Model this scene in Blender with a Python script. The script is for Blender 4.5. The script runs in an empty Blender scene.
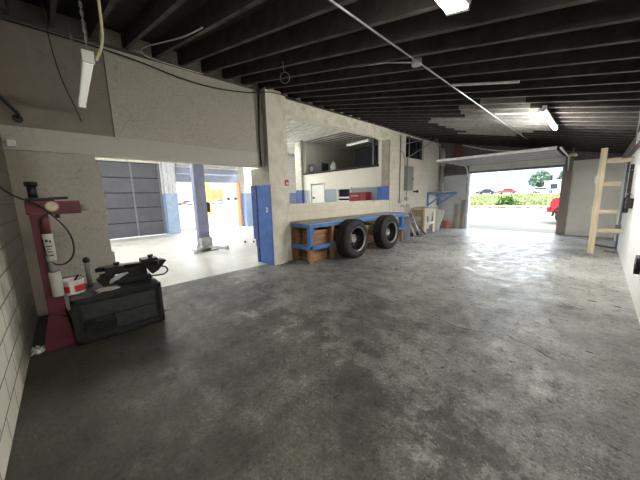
import bpy, bmesh, math, random
from mathutils import Vector, Matrix
random.seed(7)
PI = math.pi
C = bpy.context.scene.collection
sc = bpy.context.scene

# ---------------------------------------------------------------- materials
def _mat(name):
    m = bpy.data.materials.new(name); m.use_nodes = True
    nt = m.node_tree
    return m, nt, nt.nodes['Principled BSDF']

def _coord(nt, world):
    if world:
        g = nt.nodes.new('ShaderNodeNewGeometry'); return g.outputs['Position']
    t = nt.nodes.new('ShaderNodeTexCoord'); return t.outputs['Object']

def _noise(nt, vec, scale, detail=5, rough=.6):
    n = nt.nodes.new('ShaderNodeTexNoise'); n.inputs['Scale'].default_value = scale
    n.inputs['Detail'].default_value = detail; n.inputs['Roughness'].default_value = rough
    nt.links.new(vec, n.inputs['Vector']); return n.outputs['Fac']

def _ramp(nt, fac, stops):
    r = nt.nodes.new('ShaderNodeValToRGB'); e = r.color_ramp.elements
    while len(e) < len(stops): e.new(.5)
    for k, (p, c) in enumerate(stops):
        e[k].position = p
        e[k].color = (c, c, c, 1) if isinstance(c, (int, float)) else (*c, 1)
    nt.links.new(fac, r.inputs['Fac']); return r.outputs['Color']

def _mix(nt, fac, a, b, mode='MIX'):
    n = nt.nodes.new('ShaderNodeMix'); n.data_type = 'RGBA'; n.blend_type = mode
    for s, v in ((n.inputs[0], fac), (n.inputs[6], a), (n.inputs[7], b)):
        if isinstance(v, (int, float)): s.default_value = v if s == n.inputs[0] else (v, v, v, 1)
        elif isinstance(v, tuple): s.default_value = (*v, 1)
        else: nt.links.new(v, s)
    return n.outputs[2]

def _math(nt, op, a, b=0.0, clamp=False):
    n = nt.nodes.new('ShaderNodeMath'); n.operation = op; n.use_clamp = clamp
    for k, v in enumerate((a, b)):
        if isinstance(v, (int, float)): n.inputs[k].default_value = v
        else: nt.links.new(v, n.inputs[k])
    return n.outputs[0]

def _sep(nt, vec):
    s = nt.nodes.new('ShaderNodeSeparateXYZ'); nt.links.new(vec, s.inputs[0]); return s.outputs

def _comb(nt, x, y, z=0.0):
    s = nt.nodes.new('ShaderNodeCombineXYZ')
    for k, v in enumerate((x, y, z)):
        if isinstance(v, (int, float)): s.inputs[k].default_value = v
        else: nt.links.new(v, s.inputs[k])
    return s.outputs[0]

def _bump(nt, bsdf, h, strength=.3, dist=.02):
    b = nt.nodes.new('ShaderNodeBump'); b.inputs['Strength'].default_value = strength
    b.inputs['Distance'].default_value = dist
    nt.links.new(h, b.inputs['Height']); nt.links.new(b.outputs[0], bsdf.inputs['Normal'])

def M(name, col, rough=.6, metal=0., var=.2, scale=6., bump=.0, world=False, dirt=None, dirt_amt=.5, alpha=None, spec=.5):
    m, nt, b = _mat(name)
    v = _coord(nt, world)
    n = _noise(nt, v, scale)
    lo = tuple(max(0, c * (1 - var)) for c in col); hi = tuple(min(1, c * (1 + var)) for c in col)
    c = _ramp(nt, n, [(.3, lo), (.7, hi)])
    if dirt:
        n2 = _noise(nt, v, scale * .45, 8, .7)
        f = _ramp(nt, n2, [(.5, 0.), (.68, dirt_amt)])
        c = _mix(nt, f, c, dirt)
    nt.links.new(c, b.inputs['Base Color'])
    b.inputs['Roughness'].default_value = rough; b.inputs['Metallic'].default_value = metal
    b.inputs['Specular IOR Level'].default_value = spec
    if bump: _bump(nt, b, _noise(nt, v, scale * 5, 6), bump, .01)
    return m

def M_wood(name, col, axis=0, scale=3., rough=.7, var=.35):
    m, nt, b = _mat(name)
    v = _coord(nt, False)
    mp = nt.nodes.new('ShaderNodeMapping'); nt.links.new(v, mp.inputs['Vector'])
    s = [9., 9., 9.]; s[axis] = .6
    mp.inputs['Scale'].default_value = s
    n = _noise(nt, mp.outputs[0], scale, 6, .65)
    c = _ramp(nt, n, [(.3, tuple(x * (1 - var) for x in col)), (.7, tuple(min(1, x * (1 + var)) for x in col))])
    nt.links.new(c, b.inputs['Base Color']); b.inputs['Roughness'].default_value = rough
    _bump(nt, b, n, .15, .005)
    return m

def M_emit(name, col, strength):
    m, nt, b = _mat(name)
    b.inputs['Base Color'].default_value = (.8, .8, .78, 1)
    b.inputs['Emission Color'].default_value = (*col, 1)
    b.inputs['Emission Strength'].default_value = strength
    return m

def M_block(name, axis, col, mortar, bw=.4, bh=.2, blue=None, blue_z=1.9, extra=None, stain=(.08, .06, .04), stain_amt=.5, rough=.75, mort=.012, roughbump=.25, plain_before=None):
    """painted block wall; axis: the horizontal axis (0 = x, 1 = y) the courses run along"""
    m, nt, b = _mat(name)
    pos = _coord(nt, True); s = _sep(nt, pos)
    vec = _comb(nt, s[axis], s[2])
    br = nt.nodes.new('ShaderNodeTexBrick'); nt.links.new(vec, br.inputs['Vector'])
    br.inputs['Scale'].default_value = 1.; br.inputs['Brick Width'].default_value = bw
    br.inputs['Row Height'].default_value = bh; br.inputs['Mortar Size'].default_value = mort
    br.inputs['Mortar Smooth'].default_value = .3
    br.inputs['Color1'].default_value = (*col, 1)
    br.inputs['Color2'].default_value = (*(x * .93 for x in col), 1)
    br.inputs['Mortar'].default_value = (*mortar, 1)
    n = _noise(nt, pos, 3.5, 8, .65)
    c = _mix(nt, _ramp(nt, n, [(.35, 0.), (.75, .35)]), br.outputs['Color'], tuple(x * .72 for x in col))
    brick_h = br.outputs['Fac']
    if plain_before is not None:
        pf = _math(nt, 'LESS_THAN', s[axis], plain_before)
        c = _mix(nt, pf, c, _ramp(nt, _noise(nt, pos, 30., 8, .75), [(.4, tuple(x * .74 for x in col)), (.6, col)]))
        brick_h = _math(nt, 'MULTIPLY', brick_h, _math(nt, 'SUBTRACT', 1., pf))
    n2 = _noise(nt, pos, 1.3, 9, .75)
    c = _mix(nt, _ramp(nt, n2, [(.56, 0.), (.72, stain_amt)]), c, stain)
    if blue:
        zf = _math(nt, 'ADD', s[2], _math(nt, 'MULTIPLY', _math(nt, 'SUBTRACT', _noise(nt, pos, 6.), .5), .05))
        f = _math(nt, 'LESS_THAN', zf, blue_z)
        bl = _mix(nt, _ramp(nt, _noise(nt, pos, 9., 8, .7), [(.58, 0.), (.66, .8)]), blue, tuple(x * .6 + .1 for x in col))
        c = _mix(nt, f, c, bl)
    if extra: c = extra(nt, pos, s, c)
    nt.links.new(c, b.inputs['Base Color']); b.inputs['Roughness'].default_value = rough
    h = _mix(nt, .5, brick_h, _noise(nt, pos, 40., 6, .7))
    h2 = _math(nt, 'SUBTRACT', 1., h)
    _bump(nt, b, h2, roughbump, .01)
    return m

# ---------------------------------------------------------------- mesh builder
class MB:
    def __init__(s): s.bm = bmesh.new()
    def _faces(s, vs, mi, smooth=False):
        vset = set(vs)
        for v in vs:
            for f in v.link_faces:
                f.material_index = mi
                if smooth: f.smooth = True
    def box(s, x0, x1, y0, y1, z0, z1, mi=0, bev=0, mat=None):
        r = bmesh.ops.create_cube(s.bm, size=1); vs = r['verts']
        T = Matrix.Translation(((x0 + x1) / 2, (y0 + y1) / 2, (z0 + z1) / 2)) @ Matrix.Diagonal((abs(x1 - x0), abs(y1 - y0), abs(z1 - z0), 1))
        if mat is not None: T = mat @ T
        bmesh.ops.transform(s.bm, matrix=T, verts=vs)
        s._faces(vs, mi)
        if bev:
            es = list({e for v in vs for e in v.link_edges})
            r = bmesh.ops.bevel(s.bm, geom=es, offset=bev, segments=2, affect='EDGES', profile=.7)
            for f in r['faces']: f.material_index = mi
        return s
    def bar(s, p, q, w, h=None, mi=0, bev=0, up=(0, 0, 1)):
        h = w if h is None else h
        p = Vector(p); q = Vector(q); d = q - p; L = d.length; z = d.normalized()
        u = Vector(up)
        if abs(z.dot(u)) > .98: u = Vector((0, 1, 0))
        x = u.cross(z).normalized(); y = z.cross(x)
        R = Matrix((x, y, z)).transposed().to_4x4()
        R.translation = (p + q) / 2
        s.box(-w / 2, w / 2, -h / 2, h / 2, -L / 2, L / 2, mi, bev, R); return s
    def cyl(s, p, q, r, seg=16, r2=None, mi=0, caps=True):
        p = Vector(p); q = Vector(q); d = q - p
        R = d.to_track_quat('Z', 'Y').to_matrix().to_4x4(); R.translation = (p + q) / 2
        a = bmesh.ops.create_cone(s.bm, cap_ends=caps, segments=seg, radius1=r, radius2=r if r2 is None else r2, depth=d.length)
        bmesh.ops.transform(s.bm, matrix=R, verts=a['verts'])
        for v in a['verts']:
            for f in v.link_faces:
                f.material_index = mi
                if len(f.verts) == 4: f.smooth = True
        return s
    def tube(s, pts, r, seg=8, mi=0, smooth_n=0):
        pts = [Vector(p) for p in pts]
        for _ in range(smooth_n):
            n = [pts[0]]
            for a, b in zip(pts, pts[1:]): n += [a.lerp(b, .25), a.lerp(b, .75)]
            n.append(pts[-1]); pts = n
        rings = []; prev = None
        for i, p in enumerate(pts):
            t = (pts[min(i + 1, len(pts) - 1)] - pts[max(i - 1, 0)]).normalized()
            if prev is None:
                u = Vector((0, 0, 1)) if abs(t.z) < .9 else Vector((1, 0, 0))
                x = t.cross(u).normalized()
            else:
                x = (prev - t * prev.dot(t)).normalized()
            prev = x; y = t.cross(x)
            rr = r[i] if isinstance(r, (list, tuple)) else r
            rings.append([s.bm.verts.new(p + (x * math.cos(2 * PI * k / seg) + y * math.sin(2 * PI * k / seg)) * rr) for k in range(seg)])
        for a, b in zip(rings, rings[1:]):
            for k in range(seg):
                f = s.bm.faces.new((a[k], a[(k + 1) % seg], b[(k + 1) % seg], b[k])); f.smooth = True; f.material_index = mi
        for rg, rev in ((rings[0], True), (rings[-1], False)):
            f = s.bm.faces.new(list(reversed(rg)) if rev else rg); f.material_index = mi
        return s
    def lathe(s, prof, c, axis='z', seg=32, mi=0, smooth=True, closed=False, cap0=True):
        c = Vector(c); rings = []
        for (r, h) in prof:
            ring = []
            for k in range(seg):
                a = 2 * PI * k / seg
                if axis == 'z': v = Vector((r * math.cos(a), r * math.sin(a), h))
                elif axis == 'x': v = Vector((h, r * math.cos(a), r * math.sin(a)))
                else: v = Vector((r * math.sin(a), h, r * math.cos(a)))
                ring.append(s.bm.verts.new(c + v))
            rings.append(ring)
        pr = list(zip(rings, rings[1:]))
        if closed: pr.append((rings[-1], rings[0]))
        for a, b in pr:
            for k in range(seg):
                f = s.bm.faces.new((a[k], a[(k + 1) % seg], b[(k + 1) % seg], b[k])); f.smooth = smooth; f.material_index = mi
        if not closed:
            for rg in ((rings[0], rings[-1]) if cap0 else (rings[-1],)):
                f = s.bm.faces.new(rg); f.material_index = mi
        return s
    def prism(s, pts, axis, a, b, mi=0, bev=0):
        """pts: 2d outline in the other two axes (order x,y,z without axis)"""
        def v3(p, h):
            if axis == 'x': return (h, p[0], p[1])
            if axis == 'y': return (p[0], h, p[1])
            return (p[0], p[1], h)
        A = [s.bm.verts.new(v3(p, a)) for p in pts]; B = [s.bm.verts.new(v3(p, b)) for p in pts]
        n = len(pts); fs = [s.bm.faces.new(A), s.bm.faces.new(list(reversed(B)))]
        for k in range(n): fs.append(s.bm.faces.new((A[k], B[k], B[(k + 1) % n], A[(k + 1) % n])))
        for f in fs: f.material_index = mi
        if bev:
            r = bmesh.ops.bevel(s.bm, geom=list({e for f in fs for e in f.edges}), offset=bev, segments=2, affect='EDGES')
            for f in r['faces']: f.material_index = mi
        return s
    def blob(s, c, r, sub=2, jit=.2, mi=0, sq=(1, 1, 1)):
        a = bmesh.ops.create_icosphere(s.bm, subdivisions=sub, radius=1)
        for v in a['verts']:
            k = r * (1 + random.uniform(-jit, jit)); v.co = Vector((v.co.x * sq[0], v.co.y * sq[1], v.co.z * sq[2])) * k + Vector(c)
            for f in v.link_faces: f.material_index = mi; f.smooth = True
        return s
    def xf(s, mat):
        bmesh.ops.transform(s.bm, matrix=mat, verts=s.bm.verts[:]); return s
    def build(s, name, mats, parent=None, local=False):
        bm = s.bm
        bmesh.ops.recalc_face_normals(bm, faces=bm.faces[:])
        if parent is not None:
            org = Vector((0, 0, 0)); q = parent
            while q is not None: org += q.location; q = q.parent
        else:
            xs = [v.co for v in bm.verts]
            lo = [min(v[k] for v in xs) for k in range(3)]; hi = [max(v[k] for v in xs) for k in range(3)]
            org = Vector(((lo[0] + hi[0]) / 2, (lo[1] + hi[1]) / 2, lo[2]))
        if not local:
            for v in bm.verts: v.co -= org
        me = bpy.data.meshes.new(name); bm.to_mesh(me); bm.free()
        for m in (mats if isinstance(mats, (list, tuple)) else [mats]): me.materials.append(m)
        o = bpy.data.objects.new(name, me); C.objects.link(o)
        if parent is not None: o.parent = parent
        else: o.location = org
        return o

def tag(o, label=None, cat=None, group=None, kind=None):
    if label: o['label'] = label
    if cat: o['category'] = cat
    if group: o['group'] = group
    if kind: o['kind'] = kind
    return o
def thing(name, label, cat, loc, group=None, kind=None):
    o = bpy.data.objects.new(name, None); C.objects.link(o); o.location = loc
    o.empty_display_size = .1
    return tag(o, label, cat, group, kind)
def struct(mb, name, mats, label=None, cat=None, group=None, parent=None):
    o = mb.build(name, mats, parent)
    if parent is None: tag(o, label, cat, group, 'structure')
    return o
def copy_tree(o, parent=None):
    c = o.copy(); C.objects.link(c)
    if parent is not None: c.parent = parent
    for ch in list(o.children): copy_tree(ch, c)
    return c

# ---------------------------------------------------------------- dimensions
XL, XR, YN, YE = -5.38, .5, -.45, 13.2          # room faces
XLB = -5.62                                      # back of the dividing wall
SL = .215
def zj(x): return 3.95 - SL * (x - XL)           # underside of the joists
JH = .24
BXO = -14.2                                      # bay outer wall face
CREAM = (.84, .80, .67); BLUE = (.06, .17, .50)

# ---------------------------------------------------------------- setting materials
def floor_mat():
    m, nt, b = _mat('stained_concrete')
    p = _coord(nt, True); s = _sep(nt, p)
    big = _noise(nt, p, .55, 6, .6); mid = _noise(nt, p, 2.6, 9, .7); fine = _noise(nt, p, 22., 8, .75); grit = _noise(nt, p, 85., 4, .7)
    c = _ramp(nt, mid, [(.36, (.035, .033, .029)), (.5, (.115, .112, .102)), (.63, (.24, .236, .22))])
    c = _mix(nt, _ramp(nt, big, [(.42, .0), (.6, .6)]), c, (.24, .237, .222))
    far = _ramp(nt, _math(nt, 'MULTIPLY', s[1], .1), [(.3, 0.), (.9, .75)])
    c = _mix(nt, far, c, (.54, .535, .51))  # sheen from the garage doorway painted in as paler concrete
    # near corner darkened: old oily staining plus light falloff put into the colour
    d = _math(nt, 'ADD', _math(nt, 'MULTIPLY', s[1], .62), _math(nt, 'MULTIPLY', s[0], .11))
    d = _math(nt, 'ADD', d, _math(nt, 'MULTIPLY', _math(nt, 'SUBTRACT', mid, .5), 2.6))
    oil_falloff = _ramp(nt, d, [(0., .93), (1.0, .42), (1.9, 0.)])
    c = _mix(nt, oil_falloff, c, (.035, .032, .024))
    # pale worn scuffs
    sc_ = _ramp(nt, fine, [(.52, 0.), (.58, .6)])
    sc_ = _math(nt, 'MULTIPLY', sc_, _ramp(nt, _noise(nt, p, 1.4, 4), [(.46, 0.), (.54, 1.)]))
    sc_ = _math(nt, 'MULTIPLY', sc_, _math(nt, 'SUBTRACT', 1., oil_falloff, True))
    c = _mix(nt, sc_, c, (.29, .29, .27))
    dk = _ramp(nt, _noise(nt, p, 7., 10, .8), [(.37, .85), (.46, 0.)])
    c = _mix(nt, dk, c, (.045, .04, .034))
    c = _mix(nt, _ramp(nt, grit, [(.34, .85), (.44, 0.)]), c, (.03, .028, .025))
    gr = _ramp(nt, _noise(nt, p, 30., 9, .85), [(.40, .38), (.5, .95), (.60, 1.)])
    c = _mix(nt, 1., c, gr, 'MULTIPLY')
    wsp = _ramp(nt, _noise(nt, p, 48., 8, .85), [(.54, 0.), (.60, .6)])
    wsp = _math(nt, 'MULTIPLY', wsp, _ramp(nt, _noise(nt, p, 1.7, 6, .7), [(.42, .15), (.54, 1.)]))
    wsp = _math(nt, 'MULTIPLY', wsp, _math(nt, 'SUBTRACT', 1.1, oil_falloff, True))
    c = _mix(nt, wsp, c, (.46, .455, .43))
    c = _mix(nt, 1., c, _ramp(nt, _noise(nt, p, .9, 7, .7), [(.38, .62), (.56, 1.25)]), 'MULTIPLY')
    yel = _ramp(nt, _noise(nt, p, 1.9, 3), [(.64, 0.), (.75, .35)])
    c = _mix(nt, yel, c, (.16, .13, .06))
    nt.links.new(c, b.inputs['Base Color'])
    r = _ramp(nt, _noise(nt, p, 4., 8, .7), [(.4, .24), (.6, .6)])
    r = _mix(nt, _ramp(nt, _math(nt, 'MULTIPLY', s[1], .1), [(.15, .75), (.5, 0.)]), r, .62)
    r = _mix(nt, dk, r, .8)
    nt.links.new(r, b.inputs['Roughness'])
    b.inputs['Specular IOR Level'].default_value = .55
    _bump(nt, b, _mix(nt, .5, fine, grit), .3, .006)
    return m
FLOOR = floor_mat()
CRACK = M('crack_black', (.02, .018, .016), .9)
def bay_floor_mat():
    m, nt, b = _mat('bay_concrete')
    p = _coord(nt, True)
    mid = _noise(nt, p, 1.6, 9, .7); fine = _noise(nt, p, 18., 8, .7)
    c = _ramp(nt, mid, [(.3, (.42, .415, .39)), (.7, (.68, .67, .63))])
    c = _mix(nt, _ramp(nt, fine, [(.58, 0.), (.7, .5)]), c, (.25, .24, .22))
    nt.links.new(c, b.inputs['Base Color'])
    nt.links.new(_ramp(nt, mid, [(.3, .28), (.7, .5)]), b.inputs['Roughness'])
    _bump(nt, b, fine, .2, .01)
    return m
BAYFLOOR = bay_floor_mat()

def left_extra(nt, pos, s, c):
    # upper panel of bare brown render, left of the seam
    up = _math(nt, 'GREATER_THAN', s[2], 2.6); le = _math(nt, 'LESS_THAN', s[1], .73)
    f = _math(nt, 'MULTIPLY', up, le)
    br = _ramp(nt, _noise(nt, pos, 5., 10, .75), [(.35, (.16, .125, .095)), (.65, (.27, .225, .18))])
    c = _mix(nt, f, c, br)
    rust = _ramp(nt, _math(nt, 'ADD', _math(nt, 'MULTIPLY', s[1], -1.6), _math(nt, 'MULTIPLY', _noise(nt, pos, 4., 6), .5)), [(.42, 0.), (.75, .75)])
    c = _mix(nt, rust, c, (.20, .13, .075))
    far = _math(nt, 'GREATER_THAN', s[1], 8.7)
    gr = _math(nt, 'MULTIPLY', _math(nt, 'LESS_THAN', s[1], 3.46), 1.)
    c = _mix(nt, _math(nt, 'MULTIPLY', gr, .55), c, (.34, .315, .275))
    band = _math(nt, 'MULTIPLY', gr, _math(nt, 'MULTIPLY', _math(nt, 'GREATER_THAN', s[2], 2.3), _math(nt, 'LESS_THAN', s[2], 2.602)))
    c = _mix(nt, _math(nt, 'MULTIPLY', band, .5), c, (.66, .64, .58))
    # hairline cracks in the render
    vo = nt.nodes.new('ShaderNodeTexNoise'); nt.links.new(pos, vo.inputs['Vector'])
    vo.inputs['Scale'].default_value = 1.1; vo.inputs['Detail'].default_value = 9
    cr = _ramp(nt, _math(nt, 'ABSOLUTE', _math(nt, 'SUBTRACT', vo.outputs['Fac'], .5)), [(.0, .3), (.0025, 0.)])
    cr = _math(nt, 'MULTIPLY', cr, gr)
    return _mix(nt, cr, c, (.08, .065, .05))
WALL_L = M_block('cream_painted_block', 1, CREAM, (.66, .62, .52), extra=left_extra, stain_amt=.3, stain=(.25, .20, .13), mort=.006, roughbump=.3, plain_before=3.46)
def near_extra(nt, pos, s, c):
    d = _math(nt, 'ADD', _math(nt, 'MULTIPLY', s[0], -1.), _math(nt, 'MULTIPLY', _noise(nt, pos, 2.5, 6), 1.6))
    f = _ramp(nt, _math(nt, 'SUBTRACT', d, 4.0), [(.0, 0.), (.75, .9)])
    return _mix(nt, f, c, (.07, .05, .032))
WALL_N = M_block('old_white_block', 0, (.86, .83, .70), (.19, .165, .12), extra=near_extra, stain_amt=.35, stain=(.3, .24, .15), mort=.010)
WALL_R = M_block('white_painted_block', 1, (.84, .85, .83), (.74, .75, .73), stain_amt=.35, stain=(.4, .38, .33), mort=.008)
BAYW_X = M_block('bay_white_block_blue_base', 1, (.78, .77, .72), (.6, .6, .56), blue=(.26, .35, .55), stain_amt=.2)
BAYW_Y = M_block('bay_white_board_blue_base', 0, (.80, .78, .69), (.76, .74, .65), bw=1.2, bh=3., blue=(.33, .38, .45), blue_z=1.93, stain_amt=.12, mort=.004, roughbump=.05)
PIL = M('cream_pilaster_paint', (.82, .78, .65), .7, var=.10, scale=4, world=True, dirt=(.3, .25, .17), dirt_amt=.35, bump=.1)
PIL_BLUE = M('blue_paint', (.055, .15, .47), .5, var=.2, scale=5, world=True, dirt=(.03, .05, .13), dirt_amt=.5, bump=.1)
PIL_GRAY = M('shaded_side_grey', (.36, .34, .29), .8, var=.2, scale=5, world=True, bump=.15)  # pilaster side greyed: shade on its unlit face put into the colour
JOIST = M('soot_black_joist', (.032, .028, .024), .85, var=.5, scale=7, world=True)
JOIST_EDGE = M('paler_joist_edge', (.075, .066, .057), .9, var=.6, scale=5, world=True)  # joist underside in a paler tone than its sides
WHITEWASH = M('whitewashed_timber', (.26, .255, .235), .8, var=.2, scale=8, world=True)
DECK = M('dark_roof_boards', (.028, .026, .025), .9, var=.5, scale=4, world=True)
TRIMC = M('cream_trim', (.80, .76, .63), .65, var=.12, scale=7, world=True, dirt=(.25, .2, .14), dirt_amt=.4)
STEEL = M('grey_steel', (.27, .28, .28), .45, .6, scale=10)
GALV = M('galvanised_steel', (.55, .56, .56), .4, .7, scale=14)
BLACK = M('black_plastic', (.015, .015, .017), .5, scale=12)
BLKMET = M('black_greasy_metal', (.022, .022, .024), .42, .5, scale=14, var=.5, bump=.1)
WHITE = M('white_enamel', (.78, .78, .74), .45, scale=9, var=.06)
RUBBER = M('tyre_rubber', (.017, .017, .018), .75, var=.35, scale=18, bump=.1)
REDM = M('faded_red_enamel', (.14, .024, .038), .5, scale=7, var=.3, dirt=(.05, .02, .02), dirt_amt=.7)
BENCH_BLUE = M('worn_blue_paint', (.07, .21, .52), .6, scale=9, var=.25, dirt=(.2, .24, .3), dirt_amt=.4)
WOOD_O = M_wood('orange_brown_lumber', (.34, .17, .085), 2)
WOOD_T = M_wood('dusty_bench_top', (.40, .37, .29), 1)
WOOD_L = M_wood('pale_new_lumber', (.62, .53, .36), 2)
WOOD_LX = M_wood('pale_new_lumber_flat', (.60, .51, .34), 0)
WOOD_G = M_wood('weathered_grey_board', (.36, .33, .29), 2)
PLY = M_wood('old_plywood', (.40, .22, .11), 1)
REDBROWN = M_wood('red_brown_board', (.16, .075, .06), 2)
DARKB = M_wood('dark_old_boards', (.15, .13, .13), 2)
GREY_PAINT = M('light_grey_panel_paint', (.62, .63, .62), .6, world=True, scale=3, var=.1)
CREAM_PANEL = M('cream_board_paint', (.80, .79, .72), .6, world=True, scale=2.5, var=.07, dirt=(.42, .4, .34), dirt_amt=.35)

# ---------------------------------------------------------------- floor
def jag(n, amp): return [random.uniform(-amp, amp) for _ in range(n)]
b = MB(); b.box(-5.5, XR + .15, YN - .2, YE + .1, -.15, 0)
def crack(mb, pts, w, z=.0015):
    P = []
    for (x0, y0), (x1, y1) in zip(pts, pts[1:]):
        n = max(2, int(math.hypot(x1 - x0, y1 - y0) / .09))
        for k in range(n):
            t = k / n; P.append((x0 + (x1 - x0) * t + random.uniform(-.018, .018), y0 + (y1 - y0) * t + random.uniform(-.022, .022)))
    P.append(pts[-1]); row = []
    for i, (x, y) in enumerate(P):
        ax, ay = P[max(0, i - 1)]; bx, by = P[min(len(P) - 1, i + 1)]
        l = math.hypot(bx - ax, by - ay) or 1; nx, ny = -(by - ay) / l, (bx - ax) / l
        ww = w * random.uniform(.4, 1.2) * (0.15 if i in (0, len(P) - 1) else 1)
        row.append((mb.bm.verts.new((x + nx * ww, y + ny * ww, z)), mb.bm.verts.new((x - nx * ww, y - ny * ww, z))))
    for (a, c), (d, e) in zip(row, row[1:]):
        f = mb.bm.faces.new((a, c, e, d)); f.material_index = 1
crack(b, [(-4.55, 3.62), (-3.6, 3.55), (-2.68, 3.5), (-1.7, 3.35), (-1.0, 3.25), (-.55, 3.42), (-.1, 3.2)], .007)
crack(b, [(-4.4, 4.0), (-3.4, 4.35), (-2.6, 4.2)], .003)
crack(b, [(-2.4, 3.0), (-1.7, 2.75), (-1.2, 2.8)], .002)
for (x, y, r) in ((.08, 5.39, .07), (.34, 5.34, .06), (-.2, 6.6, .05), (-.55, 8.1, .06), (-.15, 9.0, .05), (-.9, 7.3, .05), (-.62, 2.5, .028), (-.85, 2.35, .02), (-1.55, 2.65, .03), (-.42, 2.9, .025), (-3.0, 1.8, .03), (.1, 3.6, .04)):
    vs = [b.bm.verts.new((x + r * random.uniform(.6, 1.2) * math.cos(a), y + r * .45 * random.uniform(.6, 1.2) * math.sin(a), .0015)) for a in [k * PI / 5 for k in range(10)]]
    f = b.bm.faces.new(vs); f.material_index = 1
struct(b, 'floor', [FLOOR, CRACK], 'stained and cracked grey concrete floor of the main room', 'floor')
b = MB(); b.box(BXO - .4, -5.5, -6.2, YE + .2, -.15, 0)
struct(b, 'floor_bay', [BAYFLOOR], 'pale concrete floor of the service bay beyond the wide opening', 'floor')

# ---------------------------------------------------------------- dividing wall with its openings
b = MB()
TOP = 3.95
OY0, OY1, OZ = .5, 3.5, 2.30
WY0, WY1, WZ0, WZ1 = 4.05, 8.65, 1.42, 3.56
VY0, VY1, VZ0, VZ1 = 9.9, 11.45, 3.04, 3.86
b.box(XLB, XL, YN - .2, OY0 - .06, 0, OZ)
zz = 0.
while zz < OZ - .01:                                    # broken block edge left of the wide opening
    e = OY0 + random.uniform(-.05, .015); z1 = min(OZ, zz + .2)
    b.box(XLB, XL, OY0 - .06, e, zz, z1); zz += .2
b.box(XLB, XL, YN - .2, WY0, OZ, TOP)
b.box(XL - .01, XL + .025, YN, 2.1, OZ, 2.6, bev=.006)       # lintel band standing proud
b.box(XLB, XL, OY1, WY0, 0, OZ)
b.box(XLB, XL, WY0, WY1, 0, WZ0); b.box(XLB, XL, WY0, WY1, WZ1, TOP)
b.box(XLB, XL, WY1, VY0, 0, TOP); b.box(XLB, XL, VY0, VY1, 0, VZ0); b.box(XLB, XL, VY0, VY1, VZ1, TOP)
b.box(XLB, XL, VY1, YE + .2, 0, TOP)
b.box(XLB, XL - .1, YN - .2, YE + .2, TOP, TOP + .55)         # blocking between the rafters
struct(b, 'wall_left', [WALL_L], 'long cream block dividing wall with the wide opening and the big window hole', 'wall')

# pilaster between the wide opening and the window hole
b = MB(); b.box(-5.60, -5.2, 3.45, 3.87, 0, 3.95, mi=0)
o_pil = None
for f in b.bm.faces:
    if f.normal.y < -.9: f.material_index = 1
b.bm.normal_update()
b2 = MB()
b2.box(-5.80, -5.2, 3.44, 3.47, .0, 1.9, mi=0)
b2.box(-6.0, -5.78, 3.42, 3.87, .58, 1.9, mi=1)
b2.box(-5.93, -5.78, 3.43, 3.87, .40, .58, mi=1)
b2.box(-5.88, -5.78, 3.42, 3.87, .0, .40, mi=1)
b2.box(-5.80, -5.6, 3.45, 3.87, .0, 1.9, mi=1); b2.box(-6.0, -5.6, 3.45, 3.87, 1.9, 2.3, mi=2)
PILD = M('dark_blue_broken_edge', (.05, .09, .25), .75, var=.4, scale=8, world=True, bump=.3)
p = struct(b, 'pillar', [PIL, PIL_GRAY], 'cream pilaster with a blue lower side between the wide opening and the window hole', 'pillar')
for f in p.data.polygons:
    f.material_index = 1 if f.normal.y < -.9 else 0
bp = b2.build('painted_base', [PIL_BLUE, PILD, PIL_GRAY], p); bp['label'] = 'blue painted lower side with a broken edge'
b = MB(); b.box(-5.38, -5.30, 3.87, 4.07, 0, 3.95, bev=.008)
struct(b, 'trim_1', [TRIMC], 'cream vertical board beside the window hole next to the pillar', 'trim')
b = MB()
b.box(XL, XL + .025, 4.07, WY1 + .02, WZ1 - .0, WZ1 + .36, bev=.006)
b.box(XL, XL + .02, WY1 + .12, WY1 + .2, .98, 3.9)
b.box(XLB - .02, XL + .012, 4.06, WY1, WZ0 - .04, WZ0 + .01, bev=.004)
struct(b, 'trim_2', [TRIMC], 'cream boards framing the big window hole above the workbench', 'trim')
b = MB()
b.box(XL - .03, XL + .035, YN, YE, TOP - .05, TOP - .012, mi=0)
struct(b, 'trim_3', [M('dark_plate', (.09, .08, .07), .8, world=True)], 'dark timber plate along the top of the cream dividing wall', 'trim')
b = MB(); b.box(XLB - .02, XL + .02, WY1 - .02, WY1 + .1, WZ0, WZ1, 0); b.box(XLB - .022, XL + .022, WY1 - .022, WY1 + .05, WZ0, 1.93, 1)
struct(b, 'trim_14', [M('grey_brown_jamb', (.36, .33, .27), .7, world=True), PIL_BLUE], 'grey brown jamb with a blue foot at the far side of the window hole', 'trim')
# render seam on the left wall
b = MB(); b.box(XL, XL + .006, .725, .742, 2.6, 3.9)
struct(b, 'trim_4', [M('seam_grey', (.16, .14, .12), .9, world=True)], 'dark upright seam between the brown and the grey render high on the wall', 'trim')

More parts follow.
